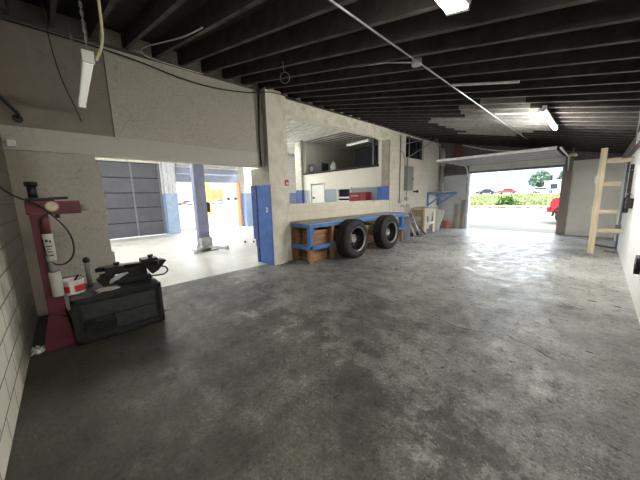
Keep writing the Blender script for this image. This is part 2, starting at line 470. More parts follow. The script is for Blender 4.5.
# ---------------------------------------------------------------- other room walls
b = MB(); b.box(XL - .3, XR + .6, YN - .25, YN, 0, 4.6)
struct(b, 'wall_near', [WALL_N], 'old cream block wall in the near corner behind the red machine', 'wall')
b = MB(); b.box(XR, XR + .22, YN - .2, YE + .2, 0, 2.46)
struct(b, 'wall_right', [WALL_R], 'white painted block wall along the right side', 'wall')
b = MB(); b.box(XR + .03, XR + .22, YN - .2, YE + .2, 2.46, 3.2); b.box(XR - .09, XR + .2, YN, YE, 2.46, 2.66)
struct(b, 'trim_5', [DARKB], 'dark timber plate on top of the white right wall', 'trim')
DX0, DX1, DZ = -4.05, -.95, 2.47
b = MB()
b.box(XL - .2, DX0, YE, YE + .2, 0, 4.5); b.box(DX1, XR + .3, YE, YE + .2, 0, 3.4); b.box(DX0, DX1, YE, YE + .2, DZ + .02, 4.4)
struct(b, 'wall_end', [DARKB], 'dark boarded end wall around the big garage door', 'wall')
# lining boards of the end wall
b = MB()
n = 12
pts = [(-5.38, 0), (-4.16, 0), (-4.16, 2.42), (-4.95, 2.42)] + [(-5.05 - .12 * math.sin(k * PI / 12), 2.30 + .12 * math.cos(k * PI / 12)) for k in range(0, 7)] + [(-5.38, 2.2)]
b.prism(pts, 'y', YE - .03, YE)
struct(b, 'trim_6', [GREY_PAINT], 'light grey wall panel left of the garage door behind the leaning boards', 'trim')
b = MB()
for x0, x1, mi in ((-5.36, -4.84, 1), (-4.82, -4.36, 0), (-4.34, -3.9, 1), (-3.88, -3.2, 1), (-3.18, -2.4, 1), (-2.38, -1.6, 1)):
    b.box(x0, x1, YE - .03, YE, 2.85, min(zj(x0), zj(x1)) + .1, mi)
struct(b, 'trim_7', [REDBROWN, DARKB], 'red brown and dark boards above the garage door', 'trim')
b = MB(); b.box(-.72, XR, YE - .025, YE, 0, 2.64); b.box(-.5, .1, YE - .035, YE - .02, 2.36, 2.372)
struct(b, 'trim_8', [CREAM_PANEL], 'big plain cream wall panel right of the garage door', 'trim')
b = MB(); b.box(-.95, -.72, YE - .09, YE + .05, 0, 2.75, bev=.01); b.box(-.98, -.93, YE - .03, YE + .2, 0, 2.5)
struct(b, 'trim_9', [M_wood('brown_grey_post', (.27, .23, .20), 2)], 'brown grey timber post right of the garage doorway', 'trim')
b = MB(); b.box(-4.13, -4.03, YE - .03, YE + .2, 0, 2.5, bev=.008)
struct(b, 'trim_10', [M('pale_blue_trim', (.78, .85, .92), .5, world=True)], 'pale blue jamb strip left of the garage doorway', 'trim')

# ---------------------------------------------------------------- ceiling: deck and joists
b = MB()
pts = [(XL - .5, zj(XL - .5) + JH), (XR + .6, zj(XR + .6) + JH), (XR + .6, zj(XR + .6) + JH + .06), (XL - .5, zj(XL - .5) + JH + .06)]
b.prism(pts, 'y', YN - .5, YE + .4)
struct(b, 'ceiling', [DECK], 'sloping roof deck of soot dark boards', 'ceiling')
Y0 = 2.235; ST = .409
patch = {}
for k, (xa, xb) in {8: (-1.6, -.95), 9: (-2.1, -.95), 10: (-2.2, -.85), 11: (-2.25, -.75), 12: (-3.2, -.75), 13: (-3.45, -.85), 14: (-3.35, -.8), 15: (-3.3, -.9), 16: (-3.2, -1.3), 17: (-3.0, -1.6), 18: (-3.4, -1.8)}.items(): patch[k] = (xa, xb)
JG = 'ceiling joists'
for k in range(-6, 27):
    y = Y0 + ST * k
    if y < YN or y > YE - .06: continue
    b = MB()
    segs = [(XL - .22, XR + .1, 0)]
    if k in patch:
        xa, xb = patch[k]; segs = [(XL - .22, xa, 0), (xa, xb, 2), (xb, XR + .1, 0)]
    for x0, x1, mi in segs:
        b.prism([(x0, zj(x0) + .006), (x1, zj(x1) + .006), (x1, zj(x1) + JH), (x0, zj(x0) + JH)], 'y', y, y + .045, mi)
        b.prism([(x0, zj(x0)), (x1, zj(x1)), (x1, zj(x1) + .006), (x0, zj(x0) + .006)], 'y', y - .001, y + .046, 1 if mi == 0 else 2)
    o = struct(b, 'ceiling_joist', [JOIST, JOIST_EDGE, WHITEWASH])
    if k in patch: tag(o, 'sloping ceiling joist, part whitewashed, in the pale patch before the garage door', 'joist', 'whitewashed ceiling joists')
    else: tag(o, 'soot dark sloping timber ceiling joist with a paler lower edge', 'joist', JG)

# ---------------------------------------------------------------- bay beyond the dividing wall
b = MB()
D1 = (1.2, 3.45, 3.28); D2 = (4.03, 7.42, 3.3)
b.box(BXO - .3, BXO, -6.2, D1[0], 0, 4.5); b.box(BXO - .3, BXO, D1[1], D2[0], 0, 4.5); b.box(BXO - .3, BXO, D2[1], YE + .2, 0, 4.5)
b.box(BXO - .3, BXO, D1[0], D1[1], D1[2], 4.5); b.box(BXO - .3, BXO, D2[0], D2[1], D2[2], 4.5)
b.box(BXO, BXO + .35, D2[1] + .1, D2[1] + .75, 0, 4.4)
struct(b, 'wall_bay_outer', [BAYW_X], 'white block wall with a blue base on the far side of the service bay', 'wall')
b = MB()
b.box(BXO, BXO + .3, D1[1] + .05, D2[0] - .03, 0, 1.92, 1)
for k in range(6): b.box(BXO, BXO + .3 - .03 * (k % 2), D1[1] + .05 + k * .085, D1[1] + .13 + k * .085, 1.92, 3.5, 0)
struct(b, 'pillar_bay', [M('pale_corrugated', (.62, .63, .66), .5, world=True, var=.15), M('soft_blue_paint', (.33, .43, .60), .5, world=True, var=.12)], 'ribbed pale pier with a blue base between the closed and open bay doors', 'pillar')
b = MB(); b.box(BXO - .3, XL - .1, -6.4, -6.2, 0, 4.5)
struct(b, 'wall_bay_near', [BAYW_Y], 'white wall closing the near end of the service bay', 'wall')
b = MB(); b.box(BXO - .3, XL - .1, YE + .01, YE + .2, 0, 4.5)
struct(b, 'wall_bay_end', [M('dark_mezzanine_wall', (.10, .10, .11), .8, world=True)], 'dark far wall of the service bay behind the loft', 'wall')
b = MB(); b.box(BXO - .35, XLB + .1, -6.4, YE + .3, 4.42, 4.6)
for k in range(24):
    y = 5.0 + k * .34
    b.box(BXO, XLB, y, y + .07, 4.34, 4.42)
struct(b, 'ceiling_bay', [M('bay_ceiling_white', (.74, .73, .68), .7, world=True, var=.1)], 'white ribbed ceiling of the service bay seen through the window hole', 'ceiling')
# loft partition facing the window hole
PY = 9.0
b = MB()
b.box(-10.6, -9.98, PY, PY + .14, 0, 2.72); b.box(-9.98, -9.02, PY, PY + .14, 2.22, 2.72)
b.box(-9.02, -8.2, PY, PY + .14, 0, 2.72); b.box(-8.2, -7.35, PY, PY + .14, 0, 1.40); b.box(-8.2, -7.35, PY, PY + .14, 1.95, 2.72); b.box(-7.35, -5.62, PY, PY + .14, 0, 2.72)
b.box(-6.03, -5.62, PY, PY + .14, 2.72, 4.42)
b.box(-10.6, -10.46, PY + .14, YE, 2.72, 4.42)
b.box(-10.6, -10.46, PY + .14, YE, 0, 2.72)
struct(b, 'wall_bay_partition', [BAYW_Y], 'white loft front with a grey blue base behind the window hole', 'wall')
b = MB(); b.box(-10.98, -10.5, PY - .12, PY + .02, 0, 1.95, 1); b.box(-10.98, -10.5, PY - .12, PY + .02, 1.95, 4.42, 0)
struct(b, 'pillar_loft', [M('grey_green_post', (.42, .41, .35), .7, world=True), M('navy_paint', (.05, .07, .22), .6, world=True)], 'grey post with a navy base at the left end of the loft front', 'pillar')
b = MB(); b.box(-10.5, -5.64, PY + .02, YE, 2.62, 2.76, 0); b.box(-10.5, -6.0, PY - .03, PY + .03, 2.70, 2.78, 0)
struct(b, 'floor_loft', [M('black_loft_edge', (.025, .022, .02), .8, world=True)], 'black edged loft floor above the white loft front', 'floor')
b = MB(); b.box(-6.1, -5.66, PY + .2, YE, 2.76, 4.42); b.box(-8.6, -6.1, 12.9, YE, 2.76, 4.42)
struct(b, 'wall_loft_right', [M('dark_loft_lining', (.06, .06, .065), .8, world=True)], 'dark inner side wall of the loft', 'wall')
b = MB(); b.box(-7.3, -7.2, 10.4, 10.5, 2.76, 4.42)
struct(b, 'pillar_loft', [M('grey_loft_post', (.25, .25, .25), .8)], 'thin grey post standing inside the dark loft', 'pillar')
b = MB(); b.box(-10.5, -5.64, PY + .1, YE, 4.36, 4.41)  # separate ceiling panel, its colour darkened to stand for the loft's shade
struct(b, 'ceiling_loft', [M('loft_ceiling_shade', (.36, .33, .27), .8, world=True, var=.25, scale=2)], 'loft ceiling in a dull beige that stands for shade', 'ceiling')
b = MB(); b.box(-6.04, -5.64, PY - .05, PY, 0, 1.93)
struct(b, 'trim_15', [PIL_BLUE], 'bright blue painted foot of the pier at the right end of the loft front', 'trim')
# loft door and window
b = MB(); b.box(-9.93, -9.07, PY + .03, PY + .08, .01, 2.18, bev=.006)
d = struct(b, 'door_4', [WHITE], 'white flush door in the loft front below the dark loft', 'door')
b = MB(); b.cyl((-9.72, PY + .03, 1.55), (-9.72, PY - .03, 1.55), .03, 12); b.cyl((-9.72, PY - .03, 1.55), (-9.72, PY - .07, 1.55), .05, 12); b.build('door_handle', BLACK, d)['label'] = 'black round door knob'
b = MB(); b.box(-9.06, -9.0, PY - .04, PY, 0, 2.26); b.box(-10.0, -9.94, PY - .03, PY, 0, 2.26); b.build('door_frame', WHITE, d)
b = MB()
for a in ((-8.2, -8.12, 1.4, 1.97), (-7.43, -7.35, 1.4, 1.97), (-8.2, -7.35, 1.9, 1.97), (-8.2, -7.35, 1.50, 1.57), (-8.2, -7.35, 1.36, 1.42)): b.box(a[0], a[1], PY - .04, PY + .1, a[2], a[3])
w = struct(b, 'window_2', [WHITE], 'white framed dark window in the loft front beside the red cabinet', 'window')
b = MB(); b.box(-8.13, -7.42, PY + .04, PY + .06, 1.42, 1.92); b.build('pane', M('dark_glass', (.012, .014, .018), .1), w)
b = MB(); b.box(-8.25, -7.3, PY + .2, PY + .22, 1.3, 2.05); b.build('blind', BLACK, w)

# closed bay door
b = MB(); b.box(BXO - .12, BXO - .06, D1[0] - .12, D1[1] + .02, .02, D1[2])
DK = M('dark_slate_door', (.095, .095, .115), .55, world=True, var=.15, scale=2.5)
DK2 = None and M('dark_slate_rib', (.06, .06, .08), .5, world=True); DKL = M('slate_stile', (.17, .175, .21), .5, world=True)
d1 = struct(b, 'door_1', [M('door_gap_black', (.02, .02, .025), .7)], 'closed slate grey sectional bay door', 'door')
for k in range(5):
    z = .03 + k * .65
    p = MB(); p.box(BXO - .07, BXO - .03, D1[0] - .1, D1[1], z, z + .605, bev=.01)
    for q in (.2, .4): p.box(BXO - .03, BXO - .022, D1[0] - .08, D1[1] - .02, z + q, z + q + .02)
    p.build('door_section', DK, d1)
for y in (D1[0] + 1.13, D1[1] - .06):
    p = MB(); p.box(BXO - .03, BXO - .005, y - .03, y + .03, .03, D1[2] - .03); p.build('stile', DKL, d1)
b = MB(); b.box(BXO - .04, BXO + .06, D1[0] - .3, D1[1] + .06, D1[2] + .02, D1[2] + .3); 
struct(b, 'trim_11', [TRIMC], 'pale beam over the closed slate bay door', 'trim')
# half raised open bay door
SLB = M('slate_blue_door', (.34, .38, .50), .5, world=True, var=.1)
b = MB()
for k in range(2): b.box(BXO - .1, BXO - .05, D2[0] + .02, D2[1] - .02, 2.47 + k * .41, 2.86 + k * .41, bev=.01)
d2 = struct(b, 'door_2', [SLB], 'slate blue bay door raised above the sunlit bay doorway', 'door')
b = MB(); b.box(BXO - .05, BXO + .02, D2[0] + .02, D2[1] - .02, 3.17, 3.24); b.build('rod', WHITE, d2)['label'] = 'white rod along the upper edge'
for y in (D2[0] + .1, D2[1] - .1):
    b = MB(); b.tube([(BXO + .04, y, 2.5), (BXO + .04, y, 3.1), (BXO + .2, y, 3.42), (BXO + 2.8, y, 3.5)], .025, 6, smooth_n=1); b.build('track', GALV, d2)
b = MB(); b.box(BXO - .3, BXO + .02, D2[1] - .09, D2[1] - .01, 0, 2.5)
struct(b, 'trim_12', [M('orange_jamb', (.75, .24, .07), .5, world=True)], 'orange jamb strip on the right of the sunlit bay doorway', 'trim')
b = MB(); b.box(BXO, BXO + 1.5, D2[0] - .1, D2[1] + .2, 3.75, 3.8)
struct(b, 'trim_13', [M('pinkish_soffit', (.38, .26, .25), .7, world=True)], 'reddish soffit board above the raised slate blue door', 'trim')

# vent / black window high on the dividing wall
b = MB(); b.box(XLB + .02, XLB + .06, VY0, VY1, VZ0, VZ1)
w = struct(b, 'window_1', [M('black_pane', (.012, .013, .02), .25)], 'black blanked window high on the cream wall past the electrical panel', 'window')
b = MB()
for y0, y1, z0, z1 in ((VY0, VY0 + .05, VZ0, VZ1), (VY1 - .05, VY1, VZ0, VZ1), (VY0, VY1, VZ0, VZ0 + .05), (VY0, VY1, VZ1 - .05, VZ1)): b.box(XLB + .06, XL - .08, y0, y1, z0, z1)
b.build('window_frame', M('dark_frame', (.05, .05, .06), .6), w)

# ---------------------------------------------------------------- raised garage door
DOORM = M('grey_door_underside', (.36, .36, .37), .5, scale=3, var=.1)
DOORC = M('cream_door_section', (.86, .86, .80), .55, scale=3, var=.08)
ZD = 2.74
root = thing('door_3', 'raised overhead garage door hanging flat under the joists at the end', 'door', (-2.5, YE - .1, 0), kind='structure')
for k in range(4):
    y0 = 9.85 + k * .71
    b = MB(); b.box(-4.05, -.95, y0, y0 + .70, ZD, ZD + .045, bev=.006)
    for q in (.17, .35, .53): b.box(-4.03, -.97, y0 + q, y0 + q + .04, ZD - .012, ZD, bev=.003)
    b.build('door_section', DOORM, root)
b = MB(); b.box(-4.07, -.93, YE - .10, YE - .055, DZ + .05, ZD + .07, bev=.006); s_ = b.build('door_section', DOORC, root); s_['label'] = 'cream lowest section hanging in the doorway'
b = MB(); b.box(-4.07, -.93, YE - .12, YE - .04, DZ - .02, DZ + .06, bev=.008); b.build('bottom_seal', M('dark_blue_grey_seal', (.16, .17, .20), .6), root)
for x in (-4.0, -2.5, -1.0):
    b = MB(); b.box(x - .035, x + .035, YE - .135, YE - .10, DZ + .05, ZD + .05, bev=.005); b.build('hinge_stile', WHITE, root)
b = MB(); b.box(-4.12, -.9, 9.79, 9.85, ZD - .02, ZD + .055, bev=.006); e_ = b.build('edge_rail', M('bright_edge_rail', (.72, .72, .70), .35, .3), root)
for x in (-4.13, -.84):
    b = MB()
    b.bar((x, 9.95, ZD + .03), (x, 12.75, ZD + .03), .05, .035, bev=.004); b.tube([(x, 12.7, ZD + .03), (x, 12.98, ZD - .02), (x, YE - .07, ZD - .24), (x, YE - .07, 2.3)], .026, 6, smooth_n=1)
    b.build('track', WHITE, root)
    for yh in (10.05, 11.6):
        b = MB(); b.bar((x, yh, ZD + .03), (x, yh, zj(x) + .05), .02, .01); b.build('track_hanger', BLKMET, root)

# ---------------------------------------------------------------- red tyre machine post
root = thing('tire_changer', 'faded red tire changer post with a dial arm standing in the near corner', 'machine', (-4.17, -.2, 0))
b = MB(); b.box(-4.26, -4.06, -.26, -.12, 0.0, 1.50, bev=.012); b.build('post', REDM, root)
b = MB(); b.prism([(-.33, 0), (-.085, 0), (-.085, .10), (-.12, .34), (-.26, .40), (-.33, .1)], 'x', -4.34, -4.0, bev=.008); b.build('base', REDM, root)
b = MB(); b.box(-4.25, -4.09, -.28, .15, 1.48, 1.625, bev=.012); arm = b.build('arm', REDM, root)
b = MB(); b.cyl((-4.09, -.08, 1.565), (-4.065, -.08, 1.565), .055, 24); b.cyl((-4.066, -.08, 1.565), (-4.060, -.08, 1.565), .042, 24, mi=1); g = b.build('dial', [M('brass_ring', (.45, .35, .18), .4, .6), M('cream_dial_face', (.62, .58, .46), .5)], arm)
b = MB(); b.bar((-4.058, -.08, 1.565), (-4.058, -.055, 1.59), .004, .003); b.build('needle', BLACK, g)
b = MB(); b.cyl((-4.17, .15, 1.54), (-4.17, .22, 1.54), .038, 18); b.build('knob', M('grey_knob', (.32, .31, .29), .5), arm)
b = MB(); b.box(-4.24, -4.12, -.27, -.05, 1.625, 1.66, bev=.01); b.bar((-4.18, -.1, 1.65), (-4.18, .06, 1.655), .05, .03, bev=.008); b.build('black_top_plate', BLKMET, root)
b = MB(); b.cyl((-4.18, -.21, 1.65), (-4.18, -.21, 1.80), .038, 18); b.cyl((-4.18, -.21, 1.78), (-4.18, -.21, 1.825), .052, 18); b.build('spindle', BLKMET, root)
b = MB(); b.cyl((-4.05, -.05, 1.44), (-4.05, -.05, 1.48), .02, 10); b.build('lock_pin', BLKMET, root)
b = MB()
b.lathe([(.022, 1.46), (.034, 1.43), (.036, 1.28)], (-4.02, -.155, 0), seg=20, mi=0)
b.lathe([(.040, 1.28), (.042, 1.265), (.042, 1.0), (.040, .985)], (-4.02, -.155, 0), seg=20, mi=1)
b.lathe([(.036, .985), (.038, .97), (.038, .88), (.03, .86)], (-4.02, -.155, 0), seg=20, mi=2)
b.lathe([(.046, .86), (.05, .85), (.05, .60), (.045, .59)], (-4.02, -.155, 0), seg=20, mi=1)
for (dz, dy, w_, h_) in ((1.21, -.012, .02, .025), (1.20, .014, .012, .03), (1.15, 0, .045, .012), (1.12, -.004, .03, .008), (1.09, 0, .04, .01), (1.05, .006, .03, .015), (1.05, -.018, .01, .015)):
    b.box(-3.979, -3.975, -.155 + dy - w_ / 2, -.155 + dy + w_ / 2, dz - h_ / 2, dz + h_ / 2, mi=3)
cyl = b.build('air_cylinder', [M('red_cap', (.14, .03, .035), .5), M('white_label', (.52, .50, .45), .5), M('grey_smoked', (.24, .25, .24), .3), BLACK], root); cyl['label'] = 'white labelled cylinder with a red top'
for z in (1.25, .9):
    b = MB(); b.bar((-4.07, -.155, z), (-4.0, -.155, z), .03, .10); b.build('clamp', BLKMET, root)
b = MB(); b.tube([(-4.1, -.43, 1.78), (-4.07, -.34, 1.68), (-4.04, -.2, 1.6), (-3.99, -.1, 1.5), (-3.97, 0.03, 1.28), (-3.97, .04, 1.05), (-3.98, -.05, .93), (-3.99, -.16, .95), (-4.0, -.2, 1.15), (-4.03, -.16, 1.45), (-4.06, -.12, 1.5)], .0085, 8, smooth_n=2); b.build('hose', BLACK, root)

# ---------------------------------------------------------------- black cabinet the machine parts lie on
CH = M('greasy_black_cabinet', (.02, .022, .024), .42, .2, scale=10, var=.5, bump=.08)
CHP = M('dusty_panel', (.034, .038, .040), .55, .1, scale=9, var=.5, dirt=(.09, .09, .086), dirt_amt=.45)
root = thing('equipment_cabinet', 'low black greasy steel cabinet on the floor beside the red post', 'cabinet', (-4.22, .36, 0))
b = MB(); b.box(-4.58, -3.90, -.08, .80, .02, .54, bev=.015); b.build('body', CH, root)
b = MB()
for y0, y1, z0, z1 in ((-.08, -.035, .02, .54), (.755, .80, .02, .54), (-.08, .80, .02, .07), (-.08, .80, .49, .545)): b.box(-3.905, -3.872, y0, y1, z0, z1, bev=.006)
b.build('front_frame', CH, root)
b = MB(); b.box(-3.902, -3.884, .0, .72, .29, .455, bev=.008); b.build('panel', CHP, root)
b = MB(); b.box(-3.902, -3.884, .29, .72, .10, .265, bev=.008); b.build('panel', CHP, root)
b = MB(); b.box(-3.902, -3.89, .0, .27, .10, .265, bev=.006); b.build('panel', CH, root)
b = MB(); b.box(-3.902, -3.868, .10, .30, .14, .24, bev=.01); b.box(-3.90, -3.862, .02, .12, .2, .27, bev=.008); b.build('latch_box', BLKMET, root)
b = MB(); b.cyl((-3.93, .80, .13), (-3.93, .87, .13), .014, 10); b.cyl((-3.93, .86, .13), (-3.93, .885, .13), .022, 10, mi=0); b.build('hose_fitting', GALV, root)
for x in (-4.5, -3.98):
    for y in (0., .72):
        b = MB(); b.cyl((x, y, 0), (x, y, .03), .03, 12); b.build('foot', BLACK, root)

# ---------------------------------------------------------------- bead clamp assembly lying on the cabinet
root = thing('turntable_clamp', 'black greasy clamp mechanism with jaws lying on top of the black cabinet', 'machine part', (-4.28, .55, .541))
b = MB(); b.box(-4.44, -4.16, .36, .76, .545, .61, bev=.01); b.box(-4.42, -4.18, .42, .72, .60, .72, bev=.012); b.build('base_block', BLKMET, root)
b = MB(); b.bar((-4.42, .22, .735), (-4.10, .86, .775), .13, .055, bev=.008); b.bar((-4.16, .22, .70), (-4.16, .80, .74), .05, .04, bev=.006); b.bar((-4.42, .28, .72), (-4.36, .82, .74), .05, .04, bev=.006); b.build('slide_arm', BLKMET, root)
b = MB(); b.prism([(.18, .66), (.32, .74), (.34, .70), (.28, .57), (.24, .57)], 'x', -4.22, -4.10, bev=.006); b.build('jaw', BLKMET, root)
b = MB(); b.prism([(.70, .74), (.90, .80), (.95, .78), (.90, .74), (.84, .66), (.76, .62)], 'x', -4.24, -4.08, bev=.006); b.build('jaw', BLKMET, root)
for (y, z) in ((.38, .765), (.76, .80)):
    b = MB(); b.box(-4.28, -4.10, y - .10, y + .09, z - .05, z + .035, bev=.01); b.cyl((-4.18, y + .02, z), (-4.18, y + .02, z + .06), .022, 12); b.cyl((-4.18, y + .02, z + .05), (-4.18, y + .02, z + .075), .034, 8); b.build('clamp_head', BLKMET, root)
b = MB(); b.tube([(-4.16, .80, .70), (-4.12, .93, .70), (-4.10, .96, .63), (-4.12, .90, .575), (-4.18, .76, .58)], .011, 8, smooth_n=2); b.build('hose', BLACK, root)
b = MB(); b.bar((-4.3, .3, .56), (-4.3, .40, .72), .03, .03, bev=.004); b.build('brace', BLKMET, root)
b = MB(); b.bar((-4.16, .30, .60), (-4.16, .50, .70), .03, .045, bev=.004); b.build('brace', GALV, root)['label'] = 'pale worn steel plate'

# ---------------------------------------------------------------- bits on the cabinet
root = thing('paint_tin', 'open white tin with a red band standing on the black cabinet by the post', 'tin', (-4.20, -.03, .541))
b = MB(); b.lathe([(.10, .545), (.105, .55), (.105, .69), (.110, .70), (.110, .712), (.102, .712), (.098, .70), (.096, .565), (.0, .56)], (-4.20, -.03, 0), seg=32, mi=0); b.build('body', WHITE, root)
b = MB(); b.lathe([(.1062, .575), (.1068, .58), (.1068, .645), (.1062, .65)], (-4.20, -.03, 0), seg=32); b.build('label_band', M('bright_red_band', (.62, .03, .04), .5), root)['label'] = 'red band'
b = MB(); b.box(-4.099, -4.0925, -.06, -.02, .56, .70, mi=0); b.build('white_stripe', M('white_print', (.8, .78, .75), .5), root)
b = MB(); b.tube([(-4.2, -.138, .69), (-4.17, -.13, .745), (-4.14, -.04, .765), (-4.17, .07, .745), (-4.2, .078, .69)], .004, 6, smooth_n=2); b.build('handle', BLACK, root)
root = thing('paint_brush', 'dark brush handle sticking up out of the white and red tin', 'brush', (-4.2, -.03, .57))
b = MB(); b.bar((-4.20, -.06, .60), (-4.17, .03, .76), .028, .018, bev=.005); b.build('handle', BLACK, root)
b = MB(); b.bar((-4.21, -.085, .565), (-4.20, -.06, .61), .05, .02); b.build('bristles', M('brown_bristle', (.1, .07, .04), .9), root)
root = thing('metal_rod', 'tall grey rod with a dark cap upright on the cabinet behind the tin', 'rod', (-4.42, .13, .541))
b = MB(); b.cyl((-4.42, .13, .545), (-4.42, .13, .85), .026, 16); b.build('rod', M('grey_tube', (.27, .26, .24), .5), root)
b = MB(); b.lathe([(.03, .85), (.036, .86), (.034, .90), (.015, .915)], (-4.42, .13, 0), seg=16); b.build('cap', BLACK, root)
def rag(name, label, c, sx, sy, h, m, seed):
    random.seed(seed); mb = MB(); n = 14; g = {}
    for i in range(n + 1):
        for j in range(n + 1):
            u, v = i / n - .5, j / n - .5
            edge = 1 - max(abs(u), abs(v)) * 2
            z = c[2] + .006 + h * max(0, edge) ** .5 * (.45 + .55 * math.sin(u * 17 + seed) * math.cos(v * 13 + seed * 2)) + random.uniform(0, .006)
            g[i, j] = mb.bm.verts.new((c[0] + sx * (u + .08 * math.sin(v * 9)), c[1] + sy * (v + .1 * math.sin(u * 8)), max(c[2] + .004, z)))
    for i in range(n):
        for j in range(n):
            f = mb.bm.faces.new((g[i, j], g[i + 1, j], g[i + 1, j + 1], g[i, j + 1])); f.smooth = True
    o = mb.build(name, m); mod = o.modifiers.new('thick', 'SOLIDIFY'); mod.thickness = .004; mod.offset = 1
    return tag(o, label, 'rag')
RAGM = M('grey_white_cloth', (.55, .54, .50), .9, scale=14, var=.25, dirt=(.12, .11, .1), dirt_amt=.5)
rag('rag', 'crumpled pale rag on the black cabinet between the tin and the clamp', (-4.03, .27, .541), .17, .20, .02, RAGM, 3)
rag('rag', 'crumpled whitish rag on the floor at the foot of the red post', (-4.08, -.392, 0), .16, .10, .07, RAGM, 5)
random.seed(11)
# spares on the near wall / corner
root = thing('junction_box', 'small grey box fixed high in the near corner of the wall', 'box', (-5.33, -.36, 2.33))
b = MB(); b.box(-5.38, -5.30, -.41, -.33, 2.33, 2.42, bev=.008); b.build('body', GALV, root)
b = MB(); b.box(-5.301, -5.296, -.40, -.34, 2.34, 2.41); b.build('cover', WHITE, root)
root = thing('conduit_bracket', 'black bent conduit bracket high on the wall above the near corner', 'bracket', (-5.3, -.3, 2.62))
b = MB(); b.tube([(-5.2, -.44, 2.98), (-5.2, -.36, 2.88), (-5.24, -.30, 2.80), (-5.3, -.24, 2.74), (-5.36, -.28, 2.70)], .02, 8, smooth_n=2); b.build('bent_tube', BLACK, root)
b = MB(); b.cyl((-5.38, -.27, 2.70), (-5.34, -.27, 2.70), .05, 16); b.build('wall_plate', BLACK, root)

# ---------------------------------------------------------------- long workbench
root = thing('workbench', 'long blue edged workbench under the big window hole', 'workbench', (-4.98, 6.2, 0))
BX0, BX1, BY0, BY1 = -5.35, -4.60, 4.08, 8.52
b = MB(); b.box(BX0, BX1 + .01, BY0 - .02, BY1, .955, .995, bev=.006); b.build('bench_top', WOOD_T, root)
b = MB(); b.box(BX1 - .045, BX1, BY0, BY1, .865, .955, bev=.005); b.build('front_apron', BENCH_BLUE, root)
b = MB(); b.box(BX0, BX1 - .045, BY0, BY0 + .045, .865, .955, bev=.005); b.build('end_apron', BENCH_BLUE, root)
b = MB(); b.box(BX1 - .03, BX1 + .012, BY0 - .02, BY1, .972, .997, bev=.003); b.build('top_edging', BENCH_BLUE, root)['label'] = 'blue edging strip'
LEGX = BX1 - .05
for i, (y, pb) in enumerate(((BY0 + .06, 1), (4.88, 0), (6.05, 0), (7.35, 0), (BY1 - .12, 1))):
    b = MB(); b.box(LEGX - .045, LEGX + .045, y - .045, y + .045, 0, .865, bev=.006)
    l = b.build('leg', WOOD_O if i != 2 else M_wood('dark_leg', (.09, .075, .06), 2), root)
    if pb:
        b = MB(); b.box(LEGX - .05, LEGX + .05, y - .05, y + .05, .36, .866, bev=.006); b.build('painted_face', BENCH_BLUE, l)
for y in (BY0 + .1, 6.05, BY1 - .12):
    b = MB(); b.box(BX0 + .02, BX0 + .10, y - .045, y + .045, 0, .955); b.build('leg', WOOD_O, root)
b = MB(); b.box(LEGX - .0, LEGX + .05, BY0, 5.15, .34, .44, bev=.005); b.build('lower_rail', BENCH_BLUE, root)
b = MB(); b.box(BX0, LEGX + .05, BY0 - .01, BY0 + .04, .34, .44, bev=.005); b.build('lower_rail', BENCH_BLUE, root)
b = MB(); b.box(LEGX, LEGX + .05, 7.3, BY1, .42, .51, bev=.005); b.build('lower_rail', BENCH_BLUE, root)
b = MB(); b.box(BX0 + .02, LEGX, BY0 + .03, 7.4, .40, .43); b.build('shelf_board', PLY, root)
b = MB(); b.box(BX0 + .0, BX0 + .02, BY0, BY1, .05, .86); b.build('back_board', PLY, root)
def crate(x, y, z, w, d, h, label):
    r = thing('wooden_crate', label, 'crate', (x, y, z))
    m = [M_wood('crate_tan', (.52, .38, .2), 1), M_wood('crate_brown', (.38, .2, .1), 1)][random.randrange(2)]
    b = MB(); b.box(x - w / 2, x + w / 2, y - d / 2, y + d / 2, z + .002, z + .02); b.build('bottom', m, r)
    for k in range(3):
        z0 = z + .02 + k * (h - .02) / 3; z1 = z0 + (h - .02) / 3 - .012
        b = MB(); b.box(x - w / 2, x - w / 2 + .015, y - d / 2, y + d / 2, z0, z1); b.box(x + w / 2 - .015, x + w / 2, y - d / 2, y + d / 2, z0, z1); b.box(x - w / 2, x + w / 2, y - d / 2, y - d / 2 + .015, z0, z1); b.box(x - w / 2, x + w / 2, y + d / 2 - .015, y + d / 2, z0, z1); b.build('slat_ring', m, r)
    for sx in (-1, 1):
        for sy in (-1, 1): b = MB(); b.box(x + sx * (w / 2 - .03) - .015, x + sx * (w / 2 - .03) + .015, y + sy * (d / 2 - .03) - .015, y + sy * (d / 2 - .03) + .015, z + .02, z + h); b.build('corner_post', m, r)
crate(-5.0, 4.62, .43, .46, .55, .36, 'slatted wooden crate on the shelf of the bench near the pillar')
crate(-5.0, 5.45, .43, .46, .66, .32, 'slatted wooden crate on the bench shelf behind the front tyre')
crate(-5.02, 4.6, 0, .44, .5, .30, 'low wooden crate on the floor under the pillar end of the bench')
crate(-5.0, 6.7, .43, .5, .7, .3, 'wooden crate on the bench shelf behind the second tyre')

